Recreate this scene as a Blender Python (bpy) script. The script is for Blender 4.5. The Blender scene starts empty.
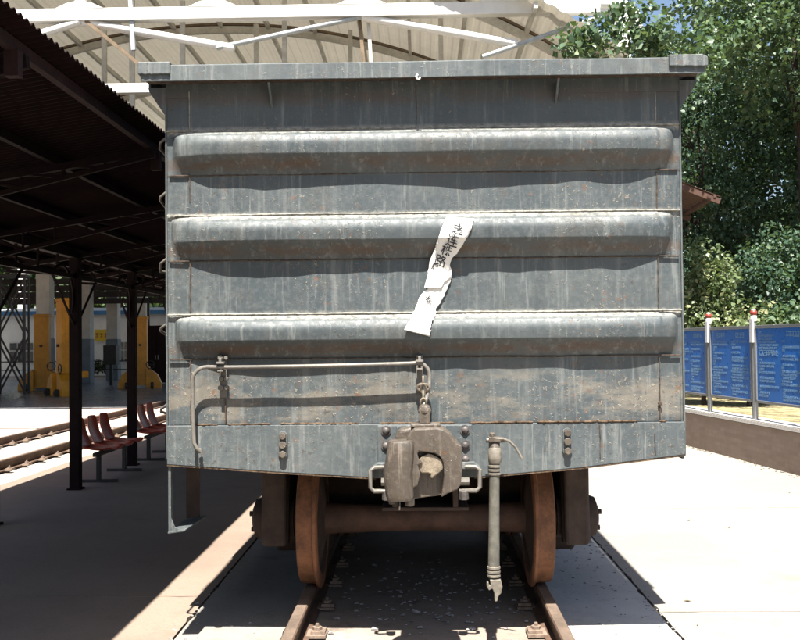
import bpy, bmesh, math, random
import numpy as np
from mathutils import Matrix, Vector, noise

S = bpy.context.scene
COL = S.collection
R = math.radians
PI = math.pi

# ------------------------------------------------------------------ camera
cd = bpy.data.cameras.new('camera')
cam = bpy.data.objects.new('camera', cd)
COL.objects.link(cam)
cd.sensor_width = 36.0
cd.lens = 45.0
cd.clip_start = 0.05
cd.clip_end = 2000.0
CAM_Z = 1.73
cam.matrix_world = (Matrix.Translation((-0.02, -5.70, CAM_Z)) @ Matrix.Rotation(0.020, 4, 'Z')
                    @ Matrix.Rotation(PI / 2 + 0.023, 4, 'X') @ Matrix.Rotation(-0.0095, 4, 'Z'))
S.camera = cam

# ------------------------------------------------------------------ sky and sun
SUN_EL, SUN_AZ = R(65), R(0.5)          # azimuth: to the left of straight behind the camera
W = bpy.data.worlds.new('World')
S.world = W
W.use_nodes = True
wn = W.node_tree
bg = wn.nodes['Background']
sky = wn.nodes.new('ShaderNodeTexSky')
sky.sky_type = 'NISHITA'
sky.sun_disc = False
sky.sun_elevation = SUN_EL
sky.sun_rotation = PI + SUN_AZ
sky.air_density = 1.0
sky.dust_density = 2.0
sky.ozone_density = 0.6
wn.links.new(sky.outputs['Color'], bg.inputs['Color'])
bg.inputs['Strength'].default_value = 0.05

sl = bpy.data.lights.new('sun', 'SUN')
sun = bpy.data.objects.new('sun', sl)
COL.objects.link(sun)
sl.energy = 5.0
sl.angle = R(0.53)
sl.color = (1.0, 0.955, 0.88)
sdir = Vector((-math.sin(SUN_AZ) * math.cos(SUN_EL), -math.cos(SUN_AZ) * math.cos(SUN_EL), math.sin(SUN_EL)))
sun.rotation_euler = sdir.to_track_quat('Z', 'Y').to_euler()
sun.location = (-4, -20, 40)

S.view_settings.view_transform = 'Standard'
S.view_settings.look = 'None'
S.view_settings.gamma = 1.0
S.view_settings.exposure = 1.95
S.view_settings.use_curve_mapping = False
S.render.engine = 'CYCLES'
S.cycles.use_denoising = True
S.cycles.max_bounces = 8
S.cycles.caustics_reflective = False
S.cycles.caustics_refractive = False

# ------------------------------------------------------------------ materials
ALB = 0.76          # one factor on every surface's albedo, to go with the exposure above


class NT:
    def __init__(s, name):
        s.m = bpy.data.materials.new(name)
        s.m.use_nodes = True
        s.t = s.m.node_tree
        s.b = s.t.nodes['Principled BSDF']
        s.tc = s.t.nodes.new('ShaderNodeTexCoord')
    def set(s, node, key, v):
        if isinstance(v, (int, float)):
            node.inputs[key].default_value = v
        elif isinstance(v, tuple):
            node.inputs[key].default_value = v if len(v) == 4 or node.inputs[key].type == 'VECTOR' else (*v, 1)
        else:
            s.t.links.new(v, node.inputs[key])
    def pos(s, sc=(1, 1, 1), loc=(0, 0, 0), rot=(0, 0, 0)):
        n = s.t.nodes.new('ShaderNodeMapping')
        s.t.links.new(s.tc.outputs['Object'], n.inputs['Vector'])
        n.inputs['Scale'].default_value = sc
        n.inputs['Location'].default_value = loc
        n.inputs['Rotation'].default_value = rot
        return n.outputs[0]
    def noise(s, scale, detail=4, rough=0.55, vec=None, dist=0.0):
        n = s.t.nodes.new('ShaderNodeTexNoise')
        n.inputs['Scale'].default_value = scale
        n.inputs['Detail'].default_value = detail
        n.inputs['Roughness'].default_value = rough
        n.inputs['Distortion'].default_value = dist
        s.t.links.new(vec if vec is not None else s.tc.outputs['Object'], n.inputs['Vector'])
        return n.outputs['Fac']
    def voro(s, scale, feature='F1', vec=None):
        n = s.t.nodes.new('ShaderNodeTexVoronoi')
        n.feature = feature
        n.inputs['Scale'].default_value = scale
        s.t.links.new(vec if vec is not None else s.tc.outputs['Object'], n.inputs['Vector'])
        return n.outputs['Distance']
    def wave(s, scale, vec=None, axis='X', dist=0.0):
        n = s.t.nodes.new('ShaderNodeTexWave')
        n.bands_direction = axis
        n.inputs['Scale'].default_value = scale
        n.inputs['Distortion'].default_value = dist
        s.t.links.new(vec if vec is not None else s.tc.outputs['Object'], n.inputs['Vector'])
        return n.outputs['Fac']
    def ramp(s, fac, a, b, lo=0.0, hi=1.0):
        n = s.t.nodes.new('ShaderNodeMapRange')
        n.interpolation_type = 'SMOOTHSTEP'
        s.set(n, 'Value', fac)
        n.inputs['From Min'].default_value = a
        n.inputs['From Max'].default_value = b
        n.inputs['To Min'].default_value = lo
        n.inputs['To Max'].default_value = hi
        return n.outputs[0]
    def math(s, op, a, b=0.0, clamp=False):
        n = s.t.nodes.new('ShaderNodeMath')
        n.operation = op
        n.use_clamp = clamp
        for i, v in enumerate((a, b)):
            if isinstance(v, (int, float)):
                n.inputs[i].default_value = v
            else:
                s.t.links.new(v, n.inputs[i])
        return n.outputs[0]
    def mix(s, fac, a, b):
        n = s.t.nodes.new('ShaderNodeMix')
        n.data_type = 'RGBA'
        for idx, v in ((0, fac), (6, a), (7, b)):
            if isinstance(v, (int, float)):
                n.inputs[idx].default_value = v
            elif isinstance(v, tuple):
                n.inputs[idx].default_value = (v[0] * ALB, v[1] * ALB, v[2] * ALB, 1)
            else:
                s.t.links.new(v, n.inputs[idx])
        return n.outputs[2]
    def sep(s, axis):
        n = s.t.nodes.new('ShaderNodeSeparateXYZ')
        s.t.links.new(s.tc.outputs['Object'], n.inputs[0])
        return n.outputs[axis]
    def bump(s, h, strength=0.4, dist=0.01):
        n = s.t.nodes.new('ShaderNodeBump')
        n.inputs['Strength'].default_value = strength
        n.inputs['Distance'].default_value = dist
        s.t.links.new(h, n.inputs['Height'])
        s.t.links.new(n.outputs[0], s.b.inputs['Normal'])
    def done(s, color, rough=0.6, metal=0.0, spec=0.5):
        s.set(s.b, 'Base Color', color)
        s.set(s.b, 'Roughness', rough)
        s.set(s.b, 'Metallic', metal)
        s.set(s.b, 'Specular IOR Level', spec)
        return s.m


def weathered(name, ca, cb, chalk, rust_amt=0.5, chip_amt=0.5, streak=0.5, zones=False, rough=0.6, bumpy=0.5):
    n = NT(name)
    big = n.noise(1.3, 5, 0.6)
    col = n.mix(n.ramp(big, 0.35, 0.68), ca, cb)
    fine = n.noise(30, 5, 0.7)
    col = n.mix(n.ramp(fine, 0.46, 0.78, 0, 0.28), col, chalk)
    sv = n.pos((11, 11, 0.75))
    st = n.noise(1.0, 6, 0.65, sv)
    col = n.mix(n.ramp(st, 0.52, 0.74, 0, streak), col, chalk)
    st2 = n.noise(1.0, 5, 0.6, n.pos((7, 7, 0.5), (4, 2, 1)))
    col = n.mix(n.ramp(st2, 0.55, 0.78, 0, streak * 0.8), col, tuple(c * 0.45 for c in ca))
    spread = n.noise(2.2, 3, 0.5, n.pos((1, 1, 1), (9, 3, 5)))
    sp = n.ramp(spread, 0.40, 0.66)
    if zones:
        z = n.sep(2)
        low = n.math('MULTIPLY', n.ramp(z, 1.25, 1.32), n.ramp(z, 1.66, 1.45))
        sp = n.math('ADD', sp, n.math('MULTIPLY', low, 0.55), True)
        def band(c, h):
            return n.ramp(n.math('ABSOLUTE', n.math('SUBTRACT', z, c)), h, 0.0)
        bands = n.math('ADD', n.math('ADD', band(2.76, 0.055), band(2.265, 0.05)),
                       n.math('ADD', band(1.70, 0.05), n.math('MULTIPLY', band(3.14, 0.07), 0.6)), True)
        rn = n.noise(1.0, 6, 0.7, n.pos((3.2, 3.2, 9)))
        col = n.mix(n.math('MULTIPLY', bands, n.ramp(rn, 0.32, 0.60, 0, 0.9)), col, (0.088, 0.052, 0.032))
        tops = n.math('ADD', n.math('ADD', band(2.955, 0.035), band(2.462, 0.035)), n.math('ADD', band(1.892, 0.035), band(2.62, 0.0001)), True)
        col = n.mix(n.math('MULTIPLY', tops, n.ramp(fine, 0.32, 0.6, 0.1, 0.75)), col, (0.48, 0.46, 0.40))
        lowst = n.noise(1.0, 6, 0.7, n.pos((2.0, 2.0, 6), (3, 0, 0)))
        col = n.mix(n.math('MULTIPLY', low, n.ramp(lowst, 0.45, 0.62, 0, 0.55)), col, (0.25, 0.21, 0.16))
    chips = n.noise(58, 3, 0.6, n.pos((1, 1, 0.8), (2, 7, 3)), 0.6)
    cf = n.math('MULTIPLY', n.ramp(chips, 0.60, 0.68), n.math('POWER', sp, 1.6))
    col = n.mix(n.math('MULTIPLY', cf, chip_amt), col, (0.36, 0.31, 0.23))
    pit = n.noise(40, 2, 0.5, n.pos((1, 1, 1), (8, 1, 2)))
    col = n.mix(n.math('MULTIPLY', n.ramp(pit, 0.66, 0.72), 0.6), col, (0.05, 0.04, 0.033))
    drip = n.noise(1.0, 7, 0.72, n.pos((26, 26, 1.6), (1, 3, 6)))
    col = n.mix(n.math('MULTIPLY', n.ramp(drip, 0.53, 0.68), streak * 1.0), col, chalk)
    grime = n.noise(3.2, 5, 0.65, n.pos((1, 1, 0.7), (6, 5, 1)))
    col = n.mix(n.ramp(grime, 0.52, 0.72, 0, 0.45), col, (0.085, 0.078, 0.066))
    rs = n.noise(17, 7, 0.7, n.pos((1, 1, 1), (5, 1, 8)))
    rf = n.math('MULTIPLY', n.ramp(rs, 0.59, 0.67), sp)
    rf = n.math('MULTIPLY', rf, rust_amt)
    col = n.mix(rf, col, n.mix(fine, (0.09, 0.035, 0.016), (0.24, 0.105, 0.04)))
    h = n.math('ADD', n.math('MULTIPLY', fine, 0.35), n.math('ADD', n.math('MULTIPLY', cf, 0.8), n.math('MULTIPLY', big, 2.0)))
    n.bump(h, bumpy, 0.006)
    return n.done(col, n.ramp(fine, 0.3, 0.7, rough - 0.12, rough + 0.15), 0.0, 0.45)


def simple(name, c, rough=0.6, metal=0.0, var=0.25, scale=6.0, spec=0.4, bump=0.15, c2=None):
    n = NT(name)
    f = n.noise(scale, 6, 0.65)
    g = n.noise(scale * 9, 3, 0.6)
    a = tuple(min(1, x * (1 - var)) for x in c)
    b = c2 if c2 else tuple(min(1, x * (1 + var)) for x in c)
    col = n.mix(n.ramp(n.math('ADD', n.math('MULTIPLY', f, 0.7), n.math('MULTIPLY', g, 0.3)), 0.35, 0.65), a, b)
    n.bump(n.math('ADD', f, g), bump, 0.004)
    return n.done(col, n.ramp(g, 0.3, 0.7, max(0.05, rough - 0.1), min(1, rough + 0.1)), metal, spec)


M = {}
M['wagon'] = weathered('wagon_paint', (0.048, 0.062, 0.069), (0.077, 0.091, 0.094), (0.205, 0.216, 0.209), 0.7, 0.5, 0.55, True, 0.55, 0.6)
M['wagon_trim'] = weathered('wagon_trim_paint', (0.060, 0.075, 0.081), (0.094, 0.108, 0.110), (0.235, 0.243, 0.232), 0.6, 0.4, 0.65, False, 0.6, 0.5)
M['weld'] = simple('weld_bead', (0.27, 0.26, 0.225), 0.7, 0, 0.45, 40, bump=0.5)
M['weld_rust'] = simple('rusty_weld', (0.06, 0.036, 0.024), 0.9, 0, 0.5, 35, bump=0.6, c2=(0.17, 0.12, 0.08), spec=0.15)
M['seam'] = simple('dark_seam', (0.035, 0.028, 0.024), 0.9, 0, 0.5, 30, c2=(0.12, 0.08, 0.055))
M['cast'] = weathered('cast_steel', (0.070, 0.056, 0.044), (0.135, 0.112, 0.090), (0.30, 0.25, 0.20), 0.6, 0.3, 0.5, False, 0.36, 0.8)
M['cast_worn'] = simple('worn_steel', (0.26, 0.215, 0.16), 0.45, 0.2, 0.35, 18, bump=0.4)
M['rod'] = weathered('rod_steel', (0.11, 0.10, 0.088), (0.19, 0.175, 0.15), (0.32, 0.30, 0.26), 0.6, 0.4, 0.3, False, 0.5, 0.4)
M['bolt'] = simple('bolt_steel', (0.085, 0.075, 0.072), 0.5, 0.1, 0.4, 30, bump=0.3)
M['bogie'] = simple('bogie_grime', (0.055, 0.036, 0.029), 0.85, 0, 0.4, 7, bump=0.5)
M['tread'] = simple('rusty_tread', (0.205, 0.090, 0.045), 0.8, 0.0, 0.45, 6, bump=0.3)
M['axle'] = simple('axle_rust', (0.092, 0.052, 0.040), 0.8, 0, 0.35, 6, bump=0.3)
M['hose'] = simple('hose_rubber', (0.105, 0.10, 0.082), 0.7, 0, 0.3, 20, bump=0.4)
M['hose_metal'] = simple('hose_fitting', (0.18, 0.16, 0.13), 0.55, 0.1, 0.3, 25, bump=0.4)
M['paper'] = simple('paper', (0.84, 0.82, 0.77), 0.9, 0, 0.05, 14, spec=0.1, bump=0.2)
M['ink'] = simple('ink', (0.030, 0.032, 0.045), 0.8, 0, 0.3, 30)
M['rail_top'] = simple('rail_steel', (0.20, 0.15, 0.115), 0.5, 0.25, 0.25, 9, bump=0.2)
M['rail'] = simple('rail_rust', (0.10, 0.058, 0.038), 0.85, 0, 0.35, 9, bump=0.4)
M['clip'] = simple('clip_steel', (0.23, 0.17, 0.13), 0.7, 0.1, 0.35, 22, bump=0.4)


def concrete(name, ca, cb, rough=0.85, stain=(0.16, 0.13, 0.11), stain_amt=0.6, crack=True, sp=1.0):
    n = NT(name)
    a = n.noise(0.55 * sp, 6, 0.62)
    b = n.noise(6 * sp, 6, 0.7)
    c = n.noise(55 * sp, 4, 0.7)
    col = n.mix(n.ramp(a, 0.36, 0.64), ca, cb)
    col = n.mix(n.ramp(b, 0.5, 0.72, 0, stain_amt * 0.6), col, stain)
    col = n.mix(n.ramp(c, 0.52, 0.72, 0, 0.45), col, tuple(x * 0.55 for x in ca))
    col = n.mix(n.ramp(c, 0.44, 0.3, 0, 0.35), col, tuple(min(0.8, x * 1.35) for x in cb))
    spots = n.noise(1.7 * sp, 5, 0.65, n.pos((1, 1, 1), (7, 2, 0)))
    col = n.mix(n.ramp(spots, 0.60, 0.74, 0, stain_amt), col, stain)
    h = n.math('ADD', n.math('MULTIPLY', b, 0.6), n.math('MULTIPLY', c, 0.5))
    if crack:
        v = n.voro(0.42 * sp, 'DISTANCE_TO_EDGE', n.pos((1, 1, 1), (0.3, 0.2, 0)))
        wob = n.math('MULTIPLY', n.noise(3, 5, 0.7), 0.02)
        cr = n.ramp(n.math('ADD', v, wob), 0.014, 0.0105)
        col = n.mix(n.math('MULTIPLY', cr, 0.7), col, (0.07, 0.06, 0.05))
    n.bump(h, 0.5, 0.008)
    return n.done(col, rough, 0, 0.3)


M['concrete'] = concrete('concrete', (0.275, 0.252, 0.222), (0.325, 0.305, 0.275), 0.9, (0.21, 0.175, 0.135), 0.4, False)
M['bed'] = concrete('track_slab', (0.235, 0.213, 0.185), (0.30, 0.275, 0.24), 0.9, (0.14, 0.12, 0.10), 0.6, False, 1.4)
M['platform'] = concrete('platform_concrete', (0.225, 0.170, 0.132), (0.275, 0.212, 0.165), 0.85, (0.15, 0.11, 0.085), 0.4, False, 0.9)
M['bed_skylit'] = concrete('skylit_slab', (0.44, 0.425, 0.40), (0.56, 0.54, 0.51), 0.9, (0.27, 0.25, 0.23), 0.55, False, 1.6)  # paler than the left strip, to put open-sky light into the slab's colour
M['bed_middle'] = concrete('oily_slab', (0.27, 0.225, 0.185), (0.36, 0.31, 0.26), 0.85, (0.11, 0.085, 0.068), 0.75, False, 1.5)
M['joint'] = simple('joint_dirt', (0.07, 0.06, 0.05), 0.95, 0, 0.4, 20)
M['pink'] = concrete('pink_pavement', (0.47, 0.36, 0.31), (0.56, 0.44, 0.38), 0.8, (0.36, 0.27, 0.23), 0.4, False)
M['ballast'] = concrete('pale_ballast', (0.46, 0.42, 0.36), (0.58, 0.53, 0.46), 0.95, (0.25, 0.2, 0.17), 0.5, False, 3.0)
M['hall_floor'] = simple('hall_floor', (0.20, 0.20, 0.205), 0.32, 0, 0.3, 0.7, spec=0.5, bump=0.05)
M['soil'] = simple('bed_soil', (0.13, 0.105, 0.06), 0.95, 0, 0.5, 5, bump=0.8, c2=(0.42, 0.36, 0.18))
M['far_ground'] = simple('far_ground', (0.22, 0.20, 0.16), 0.95, 0, 0.3, 0.3)

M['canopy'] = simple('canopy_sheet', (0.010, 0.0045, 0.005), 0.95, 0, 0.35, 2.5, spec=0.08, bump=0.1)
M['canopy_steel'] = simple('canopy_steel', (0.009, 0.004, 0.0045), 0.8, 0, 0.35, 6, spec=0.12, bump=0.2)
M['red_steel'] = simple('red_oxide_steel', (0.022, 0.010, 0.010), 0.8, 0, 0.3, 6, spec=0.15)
M['seat'] = simple('red_plastic', (0.62, 0.085, 0.042), 0.38, 0, 0.18, 4, spec=0.5, bump=0.03)
M['black_steel'] = simple('black_steel', (0.022, 0.020, 0.020), 0.55, 0, 0.3, 9)

M['white_steel'] = simple('white_steel', (0.78, 0.77, 0.73), 0.5, 0, 0.05, 3)
M['cream_steel'] = simple('cream_steel', (0.60, 0.58, 0.52), 0.65, 0, 0.18, 1.2)
M['brown_angle'] = simple('brown_angle', (0.19, 0.135, 0.085), 0.75, 0, 0.3, 3)
M['grey_steel'] = simple('grey_steel', (0.40, 0.43, 0.44), 0.5, 0.1, 0.2, 4)


def vault_mat():
    n = NT('vault_sheet')
    f = n.noise(0.5, 5, 0.6)
    g = n.noise(4, 4, 0.6, n.pos((0.4, 0.1, 1)))
    col = n.mix(n.ramp(n.math('ADD', n.math('MULTIPLY', f, 0.6), n.math('MULTIPLY', g, 0.4)), 0.35, 0.65), (0.54, 0.52, 0.46), (0.66, 0.64, 0.58))
    n.done(col, 0.7, 0, 0.3)
    tr = n.t.nodes.new('ShaderNodeBsdfTranslucent')
    n.set(tr, 'Color', (0.66, 0.60, 0.48))
    mx = n.t.nodes.new('ShaderNodeMixShader')
    mx.inputs[0].default_value = 0.08
    n.t.links.new(n.b.outputs[0], mx.inputs[1])
    n.t.links.new(tr.outputs[0], mx.inputs[2])
    n.t.links.new(mx.outputs[0], n.t.nodes['Material Output'].inputs['Surface'])
    return n.m


M['vault'] = vault_mat()
M['dark_roof'] = simple('dark_roof', (0.05, 0.045, 0.045), 0.8, 0, 0.3, 1.5)
M['column_white'] = simple('column_white', (0.66, 0.64, 0.60), 0.7, 0, 0.12, 2)
M['column_blue'] = simple('column_blue', (0.17, 0.21, 0.25), 0.6, 0, 0.15, 2)
M['yellow'] = simple('yellow_paint', (0.60, 0.26, 0.014), 0.5, 0, 0.2, 2.5)
M['wall_white'] = simple('wall_white', (0.92, 0.92, 0.90), 0.8, 0, 0.07, 1)
M['blue_trim'] = simple('blue_trim', (0.06, 0.22, 0.46), 0.6, 0, 0.15, 2)
M['glass'] = simple('dark_glass', (0.03, 0.04, 0.05), 0.12, 0, 0.2, 1, spec=0.6, bump=0.0)
M['sign_yellow'] = simple('sign_yellow', (0.75, 0.52, 0.03), 0.5, 0, 0.06, 3)
M['sign_red'] = simple('sign_red', (0.45, 0.10, 0.03), 0.5, 0, 0.1, 3)
M['board_blue'] = simple('board_blue', (0.020, 0.165, 0.56), 0.35, 0, 0.12, 1.5, spec=0.4, bump=0.0)
M['board_text'] = simple('board_text', (0.24, 0.42, 0.60), 0.5, 0, 0.08, 3, bump=0.0)
M['alu'] = simple('aluminium', (0.27, 0.28, 0.285), 0.42, 0.35, 0.12, 5)
M['white_paint'] = simple('white_paint', (0.80, 0.79, 0.76), 0.5, 0, 0.06, 6)
M['red_paint'] = simple('red_paint', (0.30, 0.045, 0.03), 0.4, 0, 0.12, 6)
M['tile'] = simple('white_tile', (0.74, 0.71, 0.67), 0.4, 0, 0.12, 8, bump=0.05)
M['bark'] = simple('bark', (0.05, 0.036, 0.028), 0.95, 0, 0.45, 9, bump=0.9)
M['eave'] = simple('brown_eave', (0.085, 0.042, 0.028), 0.8, 0, 0.3, 2.5)


def wall_mat():
    n = NT('brown_brick_wall')
    t = n.t.nodes.new('ShaderNodeTexBrick')
    n.t.links.new(n.pos((1, 1, 1), (0, 0, 0), (R(90), 0, 0)), t.inputs['Vector'])
    t.inputs['Color1'].default_value = (0.258, 0.198, 0.164, 1)
    t.inputs['Color2'].default_value = (0.318, 0.250, 0.206, 1)
    t.inputs['Mortar'].default_value = (0.264, 0.222, 0.188, 1)
    t.inputs['Scale'].default_value = 1.0
    t.inputs['Brick Width'].default_value = 0.24
    t.inputs['Row Height'].default_value = 0.06
    t.inputs['Mortar Size'].default_value = 0.004
    f = n.noise(3.5, 6, 0.7)
    col = n.mix(n.ramp(f, 0.4, 0.72, 0, 0.55), t.outputs['Color'], (0.31, 0.235, 0.18))
    n.bump(f, 0.4, 0.01)
    return n.done(col, 0.85, 0, 0.3)


M['brickwall'] = wall_mat()


def leaf_mat(name, ca, cb, cc, trans=0.28):
    n = NT(name)
    at = n.t.nodes.new('ShaderNodeAttribute')
    at.attribute_name = 'rnd'
    f = at.outputs['Fac']
    col = n.mix(n.ramp(f, 0.0, 0.65), ca, cb)
    col = n.mix(n.ramp(f, 0.72, 1.0), col, cc)
    n.done(col, 0.46, 0, 0.38)
    tr = n.t.nodes.new('ShaderNodeBsdfTranslucent')
    n.set(tr, 'Color', n.mix(0.5, col, (0.16, 0.24, 0.03)))
    mx = n.t.nodes.new('ShaderNodeMixShader')
    mx.inputs[0].default_value = trans
    n.t.links.new(n.b.outputs[0], mx.inputs[1])
    n.t.links.new(tr.outputs[0], mx.inputs[2])
    n.t.links.new(mx.outputs[0], n.t.nodes['Material Output'].inputs['Surface'])
    return n.m


M['leaf_a'] = leaf_mat('leaf_poplar', (0.044, 0.088, 0.044), (0.096, 0.160, 0.078), (0.22, 0.28, 0.14))
M['leaf_b'] = leaf_mat('leaf_dark', (0.028, 0.064, 0.042), (0.060, 0.118, 0.070), (0.14, 0.20, 0.10))
M['leaf_c'] = leaf_mat('leaf_shrub', (0.072, 0.115, 0.048), (0.155, 0.205, 0.090), (0.36, 0.36, 0.18))
M['leaf_d'] = leaf_mat('leaf_far', (0.030, 0.055, 0.025), (0.060, 0.095, 0.040), (0.12, 0.15, 0.06))

# ------------------------------------------------------------------ mesh helpers
class MB:
    def __init__(s):
        s.v = []; s.f = []; s.mi = []; s.m = 0
    def add(s, vs, fs):
        o = len(s.v)
        s.v.extend([tuple(p) for p in vs])
        for f in fs:
            s.f.append(tuple(i + o for i in f)); s.mi.append(s.m)
        return s
    def box(s, x0, x1, y0, y1, z0, z1):
        vs = [(x0, y0, z0), (x1, y0, z0), (x1, y1, z0), (x0, y1, z0), (x0, y0, z1), (x1, y0, z1), (x1, y1, z1), (x0, y1, z1)]
        return s.add(vs, [(0, 3, 2, 1), (4, 5, 6, 7), (0, 1, 5, 4), (1, 2, 6, 5), (2, 3, 7, 6), (3, 0, 4, 7)])
    def bar(s, a, b, w, h=None, up=(0, 0, 1)):
        h = h or w
        a, b = Vector(a), Vector(b)
        d = (b - a).normalized()
        u = Vector(up)
        if abs(d.dot(u)) > 0.98:
            u = Vector((0, 1, 0))
        r = d.cross(u).normalized(); u = r.cross(d).normalized()
        vs = []
        for p in (a, b):
            for sx, sz in ((-1, -1), (1, -1), (1, 1), (-1, 1)):
                vs.append(p + r * (sx * w / 2) + u * (sz * h / 2))
        return s.add(vs, [(3, 2, 1, 0), (4, 5, 6, 7), (0, 1, 5, 4), (1, 2, 6, 5), (2, 3, 7, 6), (3, 0, 4, 7)])
    def tube(s, pts, r, n=10, cap=True):
        pts = [Vector(p) for p in pts]
        k = len(pts)
        rr = r if isinstance(r, (list, tuple)) else [r] * k
        ref = None
        vs = []
        for i, p in enumerate(pts):
            d = (pts[min(i + 1, k - 1)] - pts[max(i - 1, 0)])
            if d.length < 1e-9:
                d = Vector((0, 0, 1))
            d.normalize()
            if ref is None:
                ref = Vector((0, 0, 1)) if abs(d.z) < 0.9 else Vector((1, 0, 0))
            u = d.cross(ref).normalized(); w = u.cross(d).normalized(); ref = w
            for j in range(n):
                t = 2 * PI * j / n
                vs.append(p + u * (math.cos(t) * rr[i]) + w * (math.sin(t) * rr[i]))
        fs = []
        for i in range(k - 1):
            for j in range(n):
                a = i * n + j; b = i * n + (j + 1) % n
                fs.append((a, a + n, b + n, b))
        if cap:
            fs.append(tuple(range(n))); fs.append(tuple(reversed(range((k - 1) * n, k * n))))
        return s.add(vs, fs)
    def lathe(s, prof, c, axis='z', n=20):
        """prof: (radius, along) list"""
        vs = []
        for r, h in prof:
            for j in range(n):
                t = 2 * PI * j / n
                a, b = math.cos(t) * r, math.sin(t) * r
                p = {'z': (a, b, h), 'y': (b, h, a), 'x': (h, a, b)}[axis]
                vs.append((c[0] + p[0], c[1] + p[1], c[2] + p[2]))
        fs = []
        k = len(prof)
        for i in range(k - 1):
            for j in range(n):
                a = i * n + j; b = i * n + (j + 1) % n
                fs.append((a, b, b + n, a + n))
        fs.append(tuple(reversed(range(n)))); fs.append(tuple(range((k - 1) * n, k * n)))
        return s.add(vs, fs)
    def prism(s, poly, h0, h1, axis='y', nudge=None):
        """poly in the plane across the axis: y -> (x,z), x -> (y,z), z -> (x,y)"""
        def P(p, h):
            return {'y': (p[0], h, p[1]), 'x': (h, p[0], p[1]), 'z': (p[0], p[1], h)}[axis]
        n = len(poly)
        vs = [P(p, h0) for p in poly] + [P(p, h1) for p in poly]
        fs = [tuple(range(n)), tuple(reversed(range(n, 2 * n)))]
        for i in range(n):
            j = (i + 1) % n
            fs.append((i, i + n, j + n, j))
        return s.add(vs, fs)
    def sphere(s, c, r, n=10, squash=(1, 1, 1)):
        pr = []
        k = n // 2 + 1
        vs = []; fs = []
        for i in range(k + 1):
            t = PI * i / k
            for j in range(n):
                q = 2 * PI * j / n
                vs.append((c[0] + r * squash[0] * math.sin(t) * math.cos(q), c[1] + r * squash[1] * math.sin(t) * math.sin(q), c[2] + r * squash[2] * math.cos(t)))
        for i in range(k):
            for j in range(n):
                a = i * n + j; b = i * n + (j + 1) % n
                fs.append((a, a + n, b + n, b))
        return s.add(vs, fs)
    def build(s, name, mats, parent=None, smooth=False, bevel=0.0, segs=2, loc=None):
        me = bpy.data.meshes.new(name)
        me.from_pydata(s.v, [], s.f)
        if not isinstance(mats, (list, tuple)):
            mats = [mats]
        for m in mats:
            me.materials.append(M[m] if isinstance(m, str) else m)
        if len(mats) > 1:
            me.polygons.foreach_set('material_index', s.mi)
        bm = bmesh.new(); bm.from_mesh(me)
        bmesh.ops.recalc_face_normals(bm, faces=bm.faces)
        bm.to_mesh(me); bm.free()
        if smooth:
            me.polygons.foreach_set('use_smooth', [True] * len(me.polygons))
            try:
                me.set_sharp_from_angle(angle=R(40))
            except Exception:
                pass
        o = bpy.data.objects.new(name, me)
        COL.objects.link(o)
        if parent is not None:
            o.parent = parent
        if loc:
            o.location = loc
        if bevel > 0:
            b = o.modifiers.new('bevel', 'BEVEL')
            b.width = bevel; b.segments = segs; b.limit_method = 'ANGLE'; b.angle_limit = R(35)
        return o


def tag(o, label=None, cat=None, group=None, kind=None):
    if label: o['label'] = label
    if cat: o['category'] = cat
    if group: o['group'] = group
    if kind: o['kind'] = kind
    return o


def empty(name, loc=(0, 0, 0), rz=0.0, label=None, cat=None, group=None):
    o = bpy.data.objects.new(name, None)
    COL.objects.link(o)
    o.location = loc; o.rotation_euler = (0, 0, rz)
    o.empty_display_size = 0.2
    return tag(o, label, cat, group)


def copy_tree(o, parent=None):
    c = o.copy(); COL.objects.link(c); c.parent = parent
    for ch in list(o.children):
        copy_tree(ch, c)
    return c


rng = random.Random(5)

# ================================================================== SETTING
def sheet(name, x0, x1, y0, y1, z, mat):
    m = MB(); m.add([(x0, y0, z), (x1, y0, z), (x1, y1, z), (x0, y1, z)], [(0, 1, 2, 3)])
    return tag(m.build(name, mat), kind='structure')


sheet('ground', -900, 900, -200, 1500, -0.16, 'far_ground')


def slab(x0, x1, y0, y1, z, mat, parent, name='slab', t=0.15, seed=0, step=0.09):
    """a concrete slab whose edges wander and are chipped a little"""
    q = random.Random(seed)
    m = MB()
    def line(a, b, fx):
        n = max(2, int(abs(b - a) / step))
        out = []
        for i in range(n):
            tt = a + (b - a) * i / n
            chip = (0.006 * noise.noise((tt * 3.1, seed, 0.3)) + (0.02 * q.random() if q.random() < 0.10 else 0))
            out.append((tt, abs(chip)))
        return out
    poly = []
    for tt, c in line(x0, x1, 0): poly.append((tt, y0 + c))
    for tt, c in line(y0, y1, 1): poly.append((x1 - c, tt))
    for tt, c in line(x1, x0, 0): poly.append((tt, y1 - c))
    for tt, c in line(y1, y0, 1): poly.append((x0 + c, tt))
    m.prism(poly, z - t, z, 'z')
    return m.build(name, mat, parent)


pave = tag(empty('pavement', (0, 0, 0)), kind='structure')
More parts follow.
